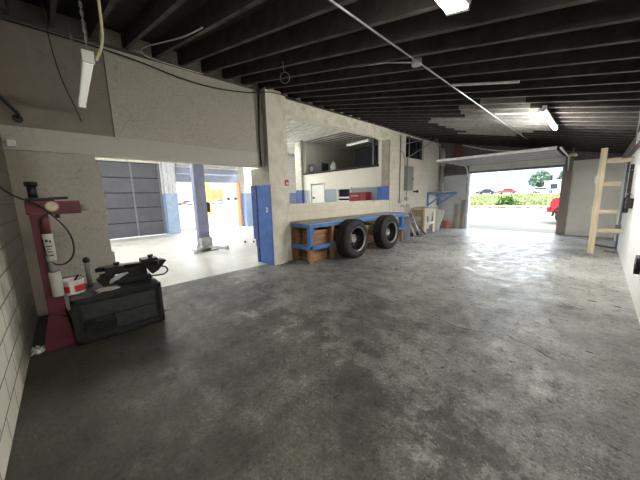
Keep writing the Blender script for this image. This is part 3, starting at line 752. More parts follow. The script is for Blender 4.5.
# ---------------------------------------------------------------- truck wheels
RIMD = M('dark_rim', (.014, .015, .018), .45, .4, scale=9); RIML = M('worn_rim_edge', (.34, .34, .33), .5, .5, scale=12)
def wheel(y):
    R = .50; xf = -4.17; W = .36; xc = xf - W
    r = thing('truck_wheel', '', 'wheel', (xf - W / 2, y, 0), 'truck wheels against the workbench')
    c = (0, y, R)
    b = MB()
    pr = [(.30, xf - .035), (.33, xf - .012), (.40, xf), (.455, xf - .015), (.49, xf - .05), (.50, xf - .09), (.50, xf - .13), (.486, xf - .133), (.486, xf - .147), (.50, xf - .15), (.50, xf - .20), (.486, xf - .203), (.486, xf - .217), (.50, xf - .22), (.50, xc + .09), (.49, xc + .05), (.455, xc + .015), (.40, xc), (.33, xc + .012), (.30, xc + .035)]
    b.lathe(pr, c, 'x', 56, closed=True)
    for k in range(56):
        a = 2 * PI * k / 56
        for xx in (xf - .085, xc + .085):
            Rm = Matrix.Translation((xx, y, R)) @ Matrix.Rotation(a, 4, 'X') @ Matrix.Translation((0, 0, .497))
            b.box(-.045, .045, -.012, .012, -.012, .012, 0, 0, Rm)
    t = b.build('tire', RUBBER, r)
    b = MB(); b.lathe([(.305, xf - .03), (.310, xf - .008), (.318, xf + .002), (.308, xf + .003), (.297, xf - .02), (.29, xf - .05)], c, 'x', 48, closed=True); b.build('rim_flange', RIML, r)['label'] = 'pale worn rim edge'
    b = MB(); b.lathe([(.29, xf - .04), (.275, xf - .10), (.255, xf - .24), (.15, xf - .27), (.11, xf - .26), (.001, xf - .26)], c, 'x', 40, cap0=False); b.lathe([(.295, xc + .04), (.27, xc + .1), (.2, xc + .13)], c, 'x', 40); b.build('rim', RIMD, r)
    b = MB(); b.lathe([(.115, xf - .262), (.11, xf - .14), (.085, xf - .12), (.08, xf - .135), (.045, xf - .16)], c, 'x', 28); h = b.build('hub', RIML, r)
    for k in range(8):
        a = 2 * PI * k / 8; b = MB(); p0 = (xf - .27, y + .135 * math.cos(a), R + .135 * math.sin(a)); b.cyl(p0, (xf - .235, p0[1], p0[2]), .014, 6); b.build('lug_nut', STEEL, h)
    return r
w1 = wheel(5.36); w1['label'] = 'big black truck wheel standing against the bench, nearer the pillar'
w2 = wheel(6.98); w2['label'] = 'big black truck wheel standing against the bench, nearer the grey bin'
# lean them back slightly on to the bench
for w_ in (w1, w2): w_.rotation_euler = (0, -.015, 0)

# ---------------------------------------------------------------- bin, tube frame, stand, brackets beyond the bench
BIN = M('slate_bin_plastic', (.17, .19, .23), .5, scale=8, var=.2)
root = thing('trash_bin', 'slate grey plastic trash bin beyond the end of the workbench', 'bin', (-4.78, 8.86, 0))
b = MB(); b.lathe([(.175, 0), (.185, .02), (.225, .78), (.218, .78), (.18, .03), (0.01, .025)], (-4.78, 8.86, 0), seg=28); b.build('body', BIN, root)
b = MB(); b.lathe([(.226, .74), (.242, .75), (.242, .80), (.22, .80), (.22, .74)], (-4.78, 8.86, 0), seg=28, closed=True); b.build('rim', BIN, root)
for s_ in (-1, 1):
    b = MB(); b.tube([(-4.78 + s_ * .235, 8.80, .68), (-4.78 + s_ * .275, 8.82, .69), (-4.78 + s_ * .275, 8.90, .69), (-4.78 + s_ * .235, 8.92, .68)], .012, 6); b.build('handle', BIN, root)
root = thing('hand_truck', 'bent grey tube hand truck leaning on the cream wall past the bin', 'hand truck', (-4.95, 9.75, 0))
for k, dy in enumerate((0, .42)):
    b = MB(); b.tube([(-4.72, 9.55 + dy, .05), (-4.9, 9.55 + dy, .42), (-5.08, 9.55 + dy, .85), (-5.20, 9.55 + dy, 1.16), (-5.29, 9.55 + dy, 1.22), (-5.345, 9.56 + dy, 1.12)], .022, 8, smooth_n=2); b.build('side_tube', GALV, root)
for t in (.2, .5, .85):
    b = MB(); b.tube([(-4.72 - t * .45, 9.55, .05 + t * .98), (-4.72 - t * .45, 9.97, .05 + t * .98)], .016, 8); b.build('crossbar', STEEL, root)
b = MB(); b.box(-4.72, -4.50, 9.55, 9.97, .012, .03, bev=.004); b.build('toe_plate', STEEL, root)
for dy in (-.06, .48):
    b = MB(); b.cyl((-4.82, 9.55 + dy - .02, .075), (-4.82, 9.55 + dy + .02, .075), .075, 20); w_ = b.build('wheel', RUBBER, root)
    b = MB(); b.cyl((-4.82, 9.55 + dy - .028, .075), (-4.82, 9.55 + dy + .028, .075), .03, 14); b.build('hub', STEEL, w_)
for i, (x0, y0, x1, y1, l) in enumerate(((-4.62, 10.04, -5.30, 10.1, .85), (-4.58, 10.18, -5.30, 10.2, .72))):
    b = MB(); b.tube([(x0, y0, .03), (x1, y1, l)], .028, 10)
    tag(b.build('metal_pipe', [STEEL, BLKMET][i]), ['grey metal pipe leaning on the wall beside the hand truck', 'black metal pipe leaning on the wall just before the wooden stand'][i], 'pipe', 'leaning pipes')
CRW = M_wood('cream_wood', (.66, .60, .45), 2, var=.15); BRW = M_wood('brown_stand_wood', (.32, .24, .16), 2)
root = thing('wooden_stand', 'rough cream and brown wooden stand against the wall below the blue bracket', 'stand', (-5.08, 10.9, 0))
b = MB(); b.box(-5.36, -4.74, 10.30, 11.55, 1.0, 1.06, bev=.006); b.build('stand_top', M_wood('stand_top_wood', (.52, .45, .33), 1, var=.25), root)
for x in (-5.30, -4.82):
    for y in (10.36, 11.45):
        b = MB(); b.box(x - .045, x + .045, y - .045, y + .045, 0, 1.0, bev=.005); b.build('leg', BRW if y < 11 else CRW, root)
b = MB()
for y0, y1, z0, z1 in ((10.45, 10.62, .0, .98), (11.25, 11.40, .0, .98), (10.62, 11.25, .86, .98), (10.62, 11.25, .34, .46)): b.box(-4.80, -4.765, y0, y1, z0, z1, bev=.004)
b.build('front_frame', CRW, root)
b = MB(); b.box(-5.34, -4.8, 10.32, 10.34, .72, .98); b.build('side_rail', BRW, root)
b = MB(); b.box(-5.34, -4.82, 10.36, 11.45, .38, .41); b.build('shelf', CRW, root)
for k, y in enumerate((10.75, 10.95, 11.1)):
    b = MB(); b.lathe([(.05, .412), (.055, .42), (.055, .60), (.03, .64), (.03, .67)], (-4.95, y, 0), seg=16)
    tag(b.build('bottle', [WHITE, M('amber_plastic', (.5, .36, .2), .4), M('grey_bottle', (.3, .3, .32), .4)][k]), ['white', 'amber', 'grey'][k] + ' bottle on the lower shelf of the wooden stand', 'bottle', 'bottles in the stand')
rag('rag', 'pale cloth lying on top of the wooden stand', (-5.05, 10.75, 1.062), .35, .55, .05, RAGM, 8)
b = MB(); R_ = Matrix.Translation((-4.88, 11.62, .0)) @ Matrix.Rotation(-.16, 4, 'X') @ Matrix.Rotation(.18, 4, 'Y')
b.box(-.22, .20, -.015, .015, .06, .96, mat=R_)
tag(b.build('white_board', WHITE), 'white sheet of board leaning at the far end of the wooden stand', 'board')
BRK = M('bracket_blue', (.13, .28, .62), .5, scale=9, var=.15)
root = thing('wall_bracket', 'blue steel angle bracket shelf high on the wall above the wooden stand', 'bracket', (-5.0, 12.4, 1.1))
for y, tipx in ((11.95, -4.62), (13.02, -4.48)):
    b = MB(); b.bar((-5.345, y, 1.05), (-5.345, y, 1.66), .07, .06); b.bar((-5.355, y, 1.64), (tipx, y, 1.63), .07, .07); b.build('bracket_arm', BRK, root)
    b = MB(); b.bar((-5.35, y, 1.08), (tipx - .06, y, 1.60), .075, .06); b.build('brace', BRK, root)
b = MB(); b.box(-5.36, -4.7, 11.9, 13.08, 1.665, 1.70, bev=.004); b.build('shelf_board', M('grey_shelf_top', (.30, .31, .33), .5), root)
# corner downpipe
root = thing('downpipe', 'grey pipe running up the far corner behind the blue bracket', 'pipe', (-5.24, 13.02, 0))
b = MB(); b.cyl((-5.20, 13.06, 0), (-5.20, 13.06, 2.95), .075, 16); b.cyl((-5.20, 13.06, 2.95), (-5.20, 13.06, 3.7), .10, 16); b.build('pipe', M('grey_pvc', (.45, .46, .45), .5), root)
for z in (.5, 1.3, 2.9):
    b = MB(); b.cyl((-5.20, 13.06, z), (-5.20, 13.06, z + .07), .105, 16); b.build('collar', GALV, root)
PINK = M('faded_red_plastic', (.55, .14, .12), .5, scale=7, var=.2)
root = thing('bucket', 'faded red bucket on the floor in the far corner by the leaning boards', 'bucket', (-4.80, 12.78, 0))
b = MB(); b.lathe([(.13, 0), (.135, .015), (.17, .34), (.18, .345), (.18, .36), (.163, .36), (.128, .02), (.0, .018)], (-4.80, 12.78, 0), seg=24); b.build('body', PINK, root)
b = MB(); b.tube([(-4.98, 12.78, .33), (-4.9, 12.74, .45), (-4.8, 12.73, .48), (-4.7, 12.74, .45), (-4.62, 12.78, .33)], .006, 6, smooth_n=2); b.build('handle', GALV, root)
for i, (x, w_, h_, l) in enumerate(((-4.50, .15, 1.15, 'short'), (-4.36, .09, 1.42, 'narrow tall'), (-4.22, .16, 1.30, 'wide'))):
    b = MB(); R_ = Matrix.Translation((x, 12.98, .003)) @ Matrix.Rotation(-.09, 4, 'X')
    b.box(-w_ / 2, w_ / 2, 0, .035, 0, h_, 0, .004, R_)
    tag(b.build('board', [WOOD_G, M_wood('pale_grey_board', (.55, .5, .43), 2), M_wood('brown_grey_board', (.30, .26, .23), 2)][i]), ['short weathered board leaning left of the garage door, nearest the bucket', 'narrow pale board leaning left of the garage door, middle of the three', 'wide brown grey board leaning right beside the garage door jamb'][i], 'board', 'boards leaning by the garage door')

# ---------------------------------------------------------------- electrics on the dividing wall
PG = M('panel_grey', (.25, .27, .25), .5, scale=6, var=.1)
root = thing('electrical_panel', 'grey electrical panel box on the cream wall past the window hole', 'electrical panel', (-5.3, 10.06, 1.75))
b = MB(); b.box(XL, -5.24, 9.82, 10.32, 1.76, 2.70, bev=.01); b.build('body', PG, root)
b = MB(); b.box(-5.24, -5.225, 9.85, 10.29, 1.79, 2.67, bev=.006); d = b.build('door', PG, root)
b = MB(); b.box(-5.225, -5.205, 10.22, 10.26, 2.15, 2.27, bev=.004); b.build('handle', BLACK, d)
b = MB(); b.cyl((-5.32, 9.95, 2.70), (-5.32, 9.95, 3.05), .03, 10); b.build('conduit', GALV, root)
root = thing('conduit', 'thin grey conduit with two small boxes up the cream wall beside the electrical panel', 'conduit', (-5.34, 9.45, 1.3))
b = MB(); b.tube([(-5.35, 9.45, 1.35), (-5.35, 9.45, 3.8)], .018, 8); b.build('pipe', STEEL, root)
b = MB(); b.tube([(-5.35, 9.45, 3.25), (-5.35, 9.6, 3.2), (-5.35, 9.78, 3.02), (-5.35, 9.83, 2.68)], .012, 8, smooth_n=2); b.build('cable', STEEL, root)
b = MB(); b.box(XL, -5.28, 9.4, 9.52, 1.28, 1.42, bev=.008); b.build('outlet_box', GALV, root)
b = MB(); b.tube([(-5.33, 9.5, 1.35), (-5.33, 9.75, 1.35), (-5.33, 9.95, 1.42), (-5.33, 9.98, 1.75)], .018, 8, smooth_n=1); b.box(XL, -5.26, 9.88, 10.04, 1.36, 1.5, bev=.008); b.build('lower_conduit', GALV, root)
b = MB(); b.cyl((XL, 10.62, 1.72), (-5.2, 10.62, 1.72), .03, 12); b.cyl((-5.22, 10.62, 1.72), (-5.18, 10.62, 1.72), .06, 12)
tag(b.build('valve_handle', BLACK), 'small black valve knob on the cream wall right of the electrical panel', 'valve')
root = thing('pipe_brace', 'thin steel pipe braces crossing the black window high on the wall', 'brace', (-5.1, 10.9, 3.0))
for p_, q_ in (((-5.34, 9.98, 3.02), (-4.9, 11.55, 3.86)), ((-5.30, 10.02, 3.06), (-5.30, 10.02, 3.85)), ((-4.9, 11.6, 3.84), (-5.1, 12.9, 3.0)), ((-5.36, 9.9, 3.55), (-4.95, 11.2, 3.86))):
    b = MB(); b.tube([p_, q_], .016, 8); b.build('brace', STEEL, root)
root = thing('light_switch', 'small white switch plate on the blue side of the pillar', 'switch', (-5.35, 3.43, 1.3))
b = MB(); b.box(-5.385, -5.31, 3.430, 3.44, 1.27, 1.38, bev=.003); b.build('plate', WHITE, root)
b = MB(); b.box(-5.355, -5.34, 3.420, 3.430, 1.31, 1.34); b.build('toggle', BLACK, root)
root = thing('alarm_box', 'small red call box on the trim board left of the window hole', 'alarm', (-5.26, 3.97, 1.88))
b = MB(); b.box(-5.30, -5.24, 3.93, 4.02, 1.88, 2.02, bev=.006); b.build('body', M('alarm_red', (.5, .05, .03), .5), root)
b = MB(); b.box(-5.24, -5.235, 3.95, 4.0, 1.91, 1.96); b.build('cover', WHITE, root)
b = MB(); b.tube([(XL + .06, -.4, 3.86), (XL + .06, 1.0, 3.84), (XL + .05, 1.9, 3.7), (XL + .05, 2.6, 3.72), (XL + .06, 3.3, 3.82), (-5.15, 3.5, 3.86), (-5.15, 3.9, 3.88), (XL + .08, 4.3, 3.92), (XL + .08, 9.0, 3.92)], .010, 6, smooth_n=2)
tag(b.build('cable', BLACK), 'black cable sagging along the top of the dividing wall', 'cable')
b = MB(); b.tube([(-5.3, 3.35, 3.9), (-5.34, 3.33, 3.0), (-5.34, 3.34, 2.32)], .022, 6)
tag(b.build('cable', BLACK), 'black cable dropping beside the grey side of the pillar', 'cable')

# ---------------------------------------------------------------- right side: rack, conduits, black hardware
root = thing('lumber_rack', 'raw pale lumber rack with four crosspieces standing by the right wall', 'rack', (0.0, 9.65, 0))
b = MB(); b.box(-.06, .06, 9.60, 9.64, 0, 2.60, bev=.004); b.build('post', WOOD_L, root)
for z, x1 in ((2.28, XR - .005), (1.74, .36), (1.06, .38), (.60, XR - .005)):
    b = MB(); b.box(-.05, x1, 9.64, 9.68, z - .05, z + .05, bev=.004); b.build('crosspiece', WOOD_LX, root)
for z in (1.88, 1.12):
    b = MB(); b.box(-.10, -.06, 9.59, 9.66, z - .09, z + .06, bev=.006); b.build('bracket', WHITE, root)['label'] = 'white bracket'
for i, y in enumerate((10.5, 10.85)):
    b = MB(); b.tube([(.47, y, .0), (.47, y, 2.42)], .016, 8)
    if i == 0: b.tube([(.47, 10.5, 2.02), (.47, 9.0, 2.02)], .012, 8); b.box(.40, .5, 10.42, 10.58, .5, .68, bev=.008)
    tag(b.build('conduit', STEEL), ['thin grey conduit with a foot box on the white wall behind the lumber rack', 'thin grey conduit on the white wall nearest the far right corner'][i], 'conduit')
root = thing('wall_latch', 'black steel sliding rail bracket bolted to the white right wall', 'bracket', (.46, 9.1, 1.05))
b = MB(); b.bar((.475, 9.15, 1.1), (.475, 9.3, 2.15), .07, .03, bev=.004); b.build('rail', BLKMET, root)
b = MB(); b.box(.40, .5, 9.05, 9.18, 1.08, 1.42, bev=.01); b.build('lower_bracket', BLKMET, root)
b = MB(); b.bar((.45, 9.1, 1.5), (.45, 8.4, 1.5), .04, .03); b.bar((.45, 9.15, 1.32), (.45, 8.3, 1.3), .04, .03); b.build('latch_arm', BLKMET, root)
b = MB(); b.box(.40, .5, 8.1, 8.3, 1.22, 1.42, bev=.01); b.build('lock_box', BLKMET, root)
root = thing('wall_plug', 'black round fitting low on the white right wall', 'fitting', (.47, 5.5, .55))
b = MB(); b.cyl((.5, 5.5, .62), (.44, 5.5, .62), .10, 18); b.build('body', BLKMET, root)
b = MB(); b.cyl((.46, 5.48, .60), (.46, 5.44, .47), .03, 10); b.build('spout', BLKMET, root)
for i, (x0, y0, x1, y1, w_) in enumerate(((-.02, 11.15, .44, 10.75, .1), (.1, 10.55, .42, 10.25, .08), (.26, 10.1, .46, 10.0, .09))):
    b = MB(); b.bar((x0, y0, .022), (x1, y1, .022), w_, .04, bev=.004)
    tag(b.build('lumber_scrap', [M_wood('dark_scrap', (.12, .11, .1), 0), M_wood('pale_scrap', (.55, .52, .45), 0), M_wood('brown_scrap', (.2, .16, .13), 0)][i]), ['dark lumber offcut on the floor behind the lumber rack, furthest from it', 'pale lumber offcut on the floor between the dark and brown offcuts', 'short brown lumber offcut on the floor against the white wall'][i], 'offcut', 'offcuts on the floor')

# ---------------------------------------------------------------- lamps and things hanging from the roof
BAY_FILL = M_emit('added_bay_fill', (1., .97, .9), 44.)
TUBE_FAR = M_emit('bright_diffuser', (1., .97, .92), 150.)
TUBE_NEAR = M_emit('dim_diffuser', (1., .96, .89), 17.)
def fixture(p, q, w, name, label, lit, tray=0, up=(0, 0, 1)):
    """a strip lamp: housing, tray lip, two tubes or a lit lens"""
    p = Vector(p); q = Vector(q); mid = (p + q) / 2
    r = thing(name, label, 'lamp', mid)
    u = Vector(up)
    b = MB(); b.bar(p, q, w, .05, bev=.006, up=up); b.build('housing', WHITE, r)
    b = MB(); o_ = u * -.04; b.bar(p + o_ + (q - p) * .02, q + o_ - (q - p) * .02, w * .8, .035, bev=.01, up=up)
    b.build('diffuser', lit, r)

    if tray:
        b = MB(); b.bar(p - u * .022, q - u * .022, tray, .006, up=up); b.build('tray', WHITE, r)  # tray added above the tube to keep its light off the joists
    for e, s_ in ((p, 1), (q, -1)):
        d = (q - p).normalized() * s_
        b = MB(); b.bar(e - d * .005, e + d * .03, w * 1.06, .10, bev=.004, up=up); b.build('end_cap', WHITE, r)
    return r
UPR = Vector((SL, 0, 1)).normalized()
zz_ = zj(-.83) - .035
fixture((-.83, -.1, zz_), (-.83, 2.24, zz_), .15, 'strip_lamp', 'white strip lamp on the joists at the top edge, nearest the camera', TUBE_NEAR, up=UPR)
zz_ = zj(-.745) - .05
fixture((-.745, 5.75, zz_), (-.745, 7.55, zz_), .055, 'strip_lamp', 'slim bright strip lamp on the joists before the garage door', TUBE_FAR, tray=.08, up=UPR)
LENS = M_emit('hanging_lamp_lens', (1., .97, .88), .12)
r = fixture((-3.40, .35, 2.93), (-5.02, .37, 2.93), .085, 'strip_lamp', 'white strip lamp hanging on chains above the wide opening', LENS)
for x, n in ((-3.5, 1), (-4.9, 2)):
    b = MB()
    z = 2.95; k = 0
    while z < zj(x) + .03:
        b.box(x - (.012 if k % 2 else .004), x + (.012 if k % 2 else .004), .36 - (.004 if k % 2 else .012), .36 + (.004 if k % 2 else .012), z, z + .042); z += .036; k += 1
    b.build('chain', STEEL, r)
YEL = M('yellow_cord', (.62, .58, .34), .5, scale=8, var=.1)
b = MB(); b.tube([(-3.37, .40, 2.90), (-3.32, .45, 3.0), (-3.36, .47, 3.1), (-3.28, .47, 3.2), (-3.20, .46, 3.45), (-3.05, .45, zj(-3.05) + .02)], .012, 8, smooth_n=2)
tag(b.build('cable', YEL), 'pale yellow cord dropping from the roof to the hanging strip lamp', 'cable')
b = MB(); b.tube([(-4.4, .12, zj(-4.4) + .05), (-4.45, .14, 3.3), (-4.7, .2, 3.05), (-5.1, .3, 2.9), (-5.30, .36, 2.75)], .006, 6, smooth_n=2)
tag(b.build('cable', BLACK), 'thin dark cord hanging between the roof and the hanging strip lamp', 'cable')
WCB = M('white_cable', (.62, .60, .58), .5)
b = MB(); b.tube([(-3.2, 1.36, zj(-3.2) - .02), (-3.7, 1.33, zj(-3.7) - .03), (-4.2, 1.24, zj(-4.2) - .03), (-4.75, 1.16, 3.80), (-5.08, 1.15, 3.86), (-5.28, 1.3, 3.88), (-5.33, 2.2, 3.9)], .008, 6, smooth_n=2)
tag(b.build('cable', WCB), 'looping white cable between the joists and the top of the dividing wall', 'cable')
root = thing('conduit', 'long thin grey conduit with a junction box running under the joists', 'conduit', (-1.6, 5.8, 3.0))
zc = zj(-1.62) - .015
b = MB(); b.tube([(-1.62, -.3, zc), (-1.62, 10.2, zc)], .0085, 8); b.build('pipe', GALV, root)
b = MB(); b.cyl((-1.62, 3.18, zc - .045), (-1.62, 3.18, zc + .02), .055, 12); b.build('junction_box', GALV, root)
b = MB(); b.tube([(-1.66, 3.18, zc), (-2.0, 3.15, zj(-2.) + .01), (-2.6, 3.1, zj(-2.6) + .01)], .008, 6); b.build('branch_pipe', GALV, root)
xr_ = -3.35; yr_ = 2.58
root = thing('hanging_loop', 'thin wire loop on a string hanging from the joists beside the pillar', 'wire loop', (xr_, yr_, 3.25))
b = MB(); b.tube([(-3.28, 2.50, zj(-3.28)), (-3.33, 2.55, 3.40)], .004, 6); b.build('string', STEEL, root)
b = MB(); b.tube([(xr_ + .075 * math.cos(a) * .7, yr_ + .075 * math.cos(a) * .6, 3.325 + .075 * math.sin(a)) for a in [k * PI / 12 for k in range(25)]], .005, 6); b.build('ring', STEEL, root)
def strip(p, q, label):
    b = MB(); b.bar(p, q, .05, .02, bev=.003, up=UPR); tag(b.build('light_batten', M('white_batten', (.7, .69, .66), .5)), label, 'batten')
ya = Y0 + ST * 5 - .03
strip((-1.62, ya - .05, zj(-1.62) - .02), (-.82, ya + .03, zj(-.82) - .02), 'pale batten nailed across under the joists beside the junction box conduit')
ya = Y0 + ST * 10 - .02
strip((-1.55, ya, zj(-1.55) - .015), (-1.02, ya, zj(-1.02) - .015), 'short pale batten under the whitewashed joists near the far strip lamp')
b = MB(); b.tube([(-4.38, 13.08, 3.70), (-3.3, 13.05, 3.32), (-2.3, 13.05, 3.16)], .022, 8, smooth_n=1)
tag(b.build('white_pipe', WHITE), 'white plastic pipe slung above the raised garage door', 'pipe')
b = MB(); b.tube([(.2, 4.30, zj(.2)), (.215, 4.31, 2.35), (.21, 4.31, 2.05)], .006, 6, smooth_n=1)
tag(b.build('cable', STEEL), 'thin loose wire hanging from the joists near the right wall', 'cable')
root = thing('emergency_lamp', 'small cream twin head lamp on the beam above the cream end panel', 'lamp', (-.7, 12.0, 2.7))
b = MB(); b.box(-.76, -.62, 12.02, 12.10, 2.70, 2.80, bev=.008); b.bar((-.69, 12.06, 2.8), (-.69, 12.06, zj(-.69) + .02), .02, .02); b.build('body', M('cream_plastic', (.7, .66, .5), .5), root)
for x in (-.76, -.62):
    b = MB(); b.cyl((x, 12.03, 2.73), (x, 11.96, 2.71), .045, 14); b.build('lamp_head', M('warm_lens', (.75, .68, .42), .4), root)

# ---------------------------------------------------------------- things in the bay and the loft
LP = M('lift_blue', (.24, .25, .37), .5, scale=5, var=.15)
root = thing('lift_post', 'tall blue two post lift column standing in the service bay', 'vehicle lift', (-8.6, 3.15, 0))
b = MB(); b.box(-8.78, -8.46, 2.96, 3.26, .02, 4.2, bev=.02); b.box(-8.52, -8.44, 2.93, 3.0, .3, 4.1); b.build('column', LP, root)
b = MB(); b.box(-8.95, -8.30, 2.80, 3.45, 0, .03, bev=.006); b.build('base_plate', STEEL, root)
ARM = M('arm_grey', (.50, .50, .48), .5, .2, scale=8)
b = MB(); b.box(-8.46, -8.34, 2.94, 3.28, .08, .42, bev=.012); b.build('carriage', ARM, root)
for p_, q_ in (((-8.36, 3.0, .13), (-7.95, 2.62, .10)), ((-8.36, 3.2, .13), (-7.85, 3.52, .10))):
    b = MB(); b.bar(p_, q_, .10, .08, bev=.01); v = Vector(q_); b.cyl(v + Vector((0, 0, -.06)), v + Vector((0, 0, .08)), .06, 16); b.build('lift_arm', ARM, root)
b = MB(); b.tube([(-8.36, 2.9, .4), (-8.2, 2.75, .22), (-8.1, 2.7, .12)], .02, 8, smooth_n=1); b.build('release_handle', ARM, root)
b = MB(); b.box(-8.52, -8.42, 3.26, 3.34, 1.2, 1.5, bev=.01); b.build('control_box', BLACK, root)
for i, (x, y) in enumerate(((-8.7, 4.6), (-8.55, 4.85))):
    b = MB(); b.blob((x, y, .045), .05, 1, .25, sq=(1.3, .8, .8)); tag(b.build('debris_chunk', BLKMET), ['dark scrap on the pale bay floor right of the lift column', 'second dark scrap on the bay floor, further right of the lift column'][i], 'scrap', 'scraps on the bay floor')
root = thing('tool_cabinet', 'red tool cabinet against the loft front right of the white window', 'cabinet', (-6.75, 8.78, 0))
RC = M('cabinet_red', (.26, .025, .035), .45, scale=5, var=.12)
b = MB(); b.box(-7.18, -6.32, 8.62, 8.97, .08, 1.74, bev=.015); b.build('body', RC, root)
for k in range(5):
    b = MB(); z = .14 + k * .31; b.box(-7.12, -6.62, 8.60, 8.625, z, z + .28, bev=.008); d = b.build('drawer', RC, root)
    b = MB(); b.box(-7.05, -6.69, 8.575, 8.60, z + .21, z + .235); b.build('handle', GALV, d)
b = MB(); b.box(-6.58, -6.36, 8.60, 8.625, .14, 1.66, bev=.008); b.build('door', RC, root)
for x in (-7.1, -6.4):
    for y in (8.68, 8.9):
        b = MB(); b.cyl((x - .02, y, .04), (x + .02, y, .04), .04, 14); b.build('caster', BLACK, root)
root = thing('loudspeaker', 'black boxy loudspeaker on the edge of the dark loft', 'speaker', (-9.8, 9.4, 2.762))
b = MB(); b.box(-10.3, -9.35, 9.2, 9.65, 2.765, 3.2, bev=.015); b.build('body', M('navy_black', (.02, .022, .04), .5), root)
b = MB(); b.cyl((-10.08, 9.2, 2.98), (-10.08, 9.18, 2.98), .13, 24); b.build('cone', M('grey_cone', (.2, .2, .22), .5), root)
b = MB(); b.box(-9.8, -9.42, 9.185, 9.2, 2.82, 3.14, bev=.006); b.build('grille', BLACK, root)
root = thing('plastic_jug', 'pale grey jug on the edge of the dark loft beside the loudspeaker', 'jug', (-8.72, 9.35, 2.762))
b = MB(); b.lathe([(.12, 2.765), (.14, 2.79), (.14, 3.02), (.06, 3.12), (.05, 3.18)], (-8.72, 9.35, 0), seg=24); b.build('body', M('milky_plastic', (.42, .41, .42), .4), root)
b = MB(); b.lathe([(.055, 3.18), (.055, 3.22), (.02, 3.225)], (-8.72, 9.35, 0), seg=16); b.build('cap', BLACK, root)
fixture((-7.97, 9.5, 3.85), (-6.7, 9.35, 3.85), .16, 'strip_lamp', 'white strip lamp hanging in the dark loft', LENS)
o_ = [o for o in C.objects if o.get('label') == 'white strip lamp hanging in the dark loft'][0]
b = MB(); b.tube([(-7.8, 9.48, 3.87), (-7.8, 9.48, 4.42)], .006, 6); b.tube([(-6.9, 9.38, 3.87), (-6.9, 9.38, 4.42)], .006, 6); b.build('chain', STEEL, o_)
for i, (x, y) in enumerate(((-10., 2.2), (-10., -2.8), (-12.4, 8.0))):  # three unseen lamps added only to brighten the bay
    zb = 4.392 if y < 5 else 4.312
    fixture((x - 1.2, y, zb), (x + 1.2, y, zb), .25, 'strip_lamp', ['added unseen strip lamp on the bay ceiling by the lift column', 'added unseen strip lamp on the bay ceiling at its near end', 'added unseen strip lamp on the bay ceiling past the open bay door'][i], BAY_FILL)

# ---------------------------------------------------------------- outdoors
def ground_mat(name, c1, c2, sc_):
    m, nt, b = _mat(name); p = _coord(nt, True)
    c = _ramp(nt, _noise(nt, p, sc_, 8, .65), [(.35, c1), (.65, c2)])
    c = _mix(nt, _ramp(nt, _noise(nt, p, sc_ * 6, 5, .6), [(.55, 0.), (.75, .35)]), c, tuple(x * .6 for x in c1))
    nt.links.new(c, b.inputs['Base Color']); b.inputs['Roughness'].default_value = .9; return m
GRAVEL = ground_mat('pale_gravel_yard', (.09, .085, .067), (.13, .124, .10), .28)
GRASSM = ground_mat('bright_grass', (.05, .07, .004), (.075, .092, .006), .5)
b = MB(); b.box(-160, 60, YE + .2, 33, -.3, -.02); b.box(-160, BXO - .3, -80, YE + .2, -.3, -.02)
struct(b, 'ground', [GRAVEL], 'pale gravel yard outside the doors', 'ground')
# grass bank with blades in one object
b = MB()
nx, ny = 60, 10; g = {}
for i in range(nx + 1):
    for j in range(ny + 1):
        x = -60 + i * 1.6; y = 33 + j * 2.4
        z = -.02 + 1.25 * (j / ny) ** .8 + (random.uniform(-.05, .05) if j else 0)
        g[i, j] = b.bm.verts.new((x, y, z))
for i in range(nx):
    for j in range(ny): b.bm.faces.new((g[i, j], g[i + 1, j], g[i + 1, j + 1], g[i, j + 1])).smooth = True
for _ in range(5000):
    x = random.uniform(-26, 8); y = 33 + 24 * random.random() ** 1.5; z = 1.25 * max(0, (y - 33) / 24) ** .8 - .05
    h = random.uniform(.10, .32); a = random.uniform(0, PI); dx, dy = .05 * math.cos(a), .05 * math.sin(a)
    t = (x + random.uniform(-.08, .08), y + random.uniform(-.08, .08), z + h)
    b.bm.faces.new((b.bm.verts.new((x - dx, y - dy, z)), b.bm.verts.new((x + dx, y + dy, z)), b.bm.verts.new(t)))
tag(b.build('grass', GRASSM), 'bright green grass bank across the yard beyond the garage door', 'grass', kind='stuff')
b = MB(); b.box(-90, 60, 57, 92, .6, 1.22)
struct(b, 'road', [ground_mat('pale_road', (.09,.088,.08), (.11, .107, .1), .8)], 'pale road running behind the grass bank', 'road')
b = MB(); b.box(-150, 100, 92, 180, .4, 1.2)
struct(b, 'field', [GRASSM], 'far flat field behind the road', 'field')
b = MB()
for _ in range(220):
    x = random.gauss(-5.2, 3.0); y = random.uniform(33.1, 34.6); r = random.uniform(.08, .24)
    b.blob((x, y, r * .3 + (y - 33) * .03), r, 1, .25, sq=(1.3, 1, .7))
tag(b.build('rubble', M('tan_stones', (.32, .26, .19), .9, world=True, scale=2, var=.35)), 'strip of tan stones along the foot of the grass bank', 'rubble', kind='stuff')
SHR = M('shrub_green', (.06, .13, .02), .8, scale=3, var=.35)
b = MB()
for _ in range(700):
    th = random.uniform(0, 2 * PI); ph = random.uniform(0, PI / 2); r = random.uniform(.3, 1.)
    c = Vector((-7.0 + 1.25 * r * math.cos(th) * math.cos(ph), 35.5 + .8 * r * math.sin(th) * math.cos(ph), .1 + 1.05 * r * math.sin(ph)))
    d1_ = Vector((random.uniform(-1, 1), random.uniform(-1, 1), random.uniform(-.5, 1))).normalized() * .16; d2_ = d1_.cross(Vector((random.random(), random.random(), random.random()))).normalized() * .07
    b.bm.faces.new([b.bm.verts.new(c + v) for v in (-d1_, d2_, d1_, -d2_)])
tag(b.build('shrub', SHR), 'leafy green bush at the foot of the grass bank', 'shrub')

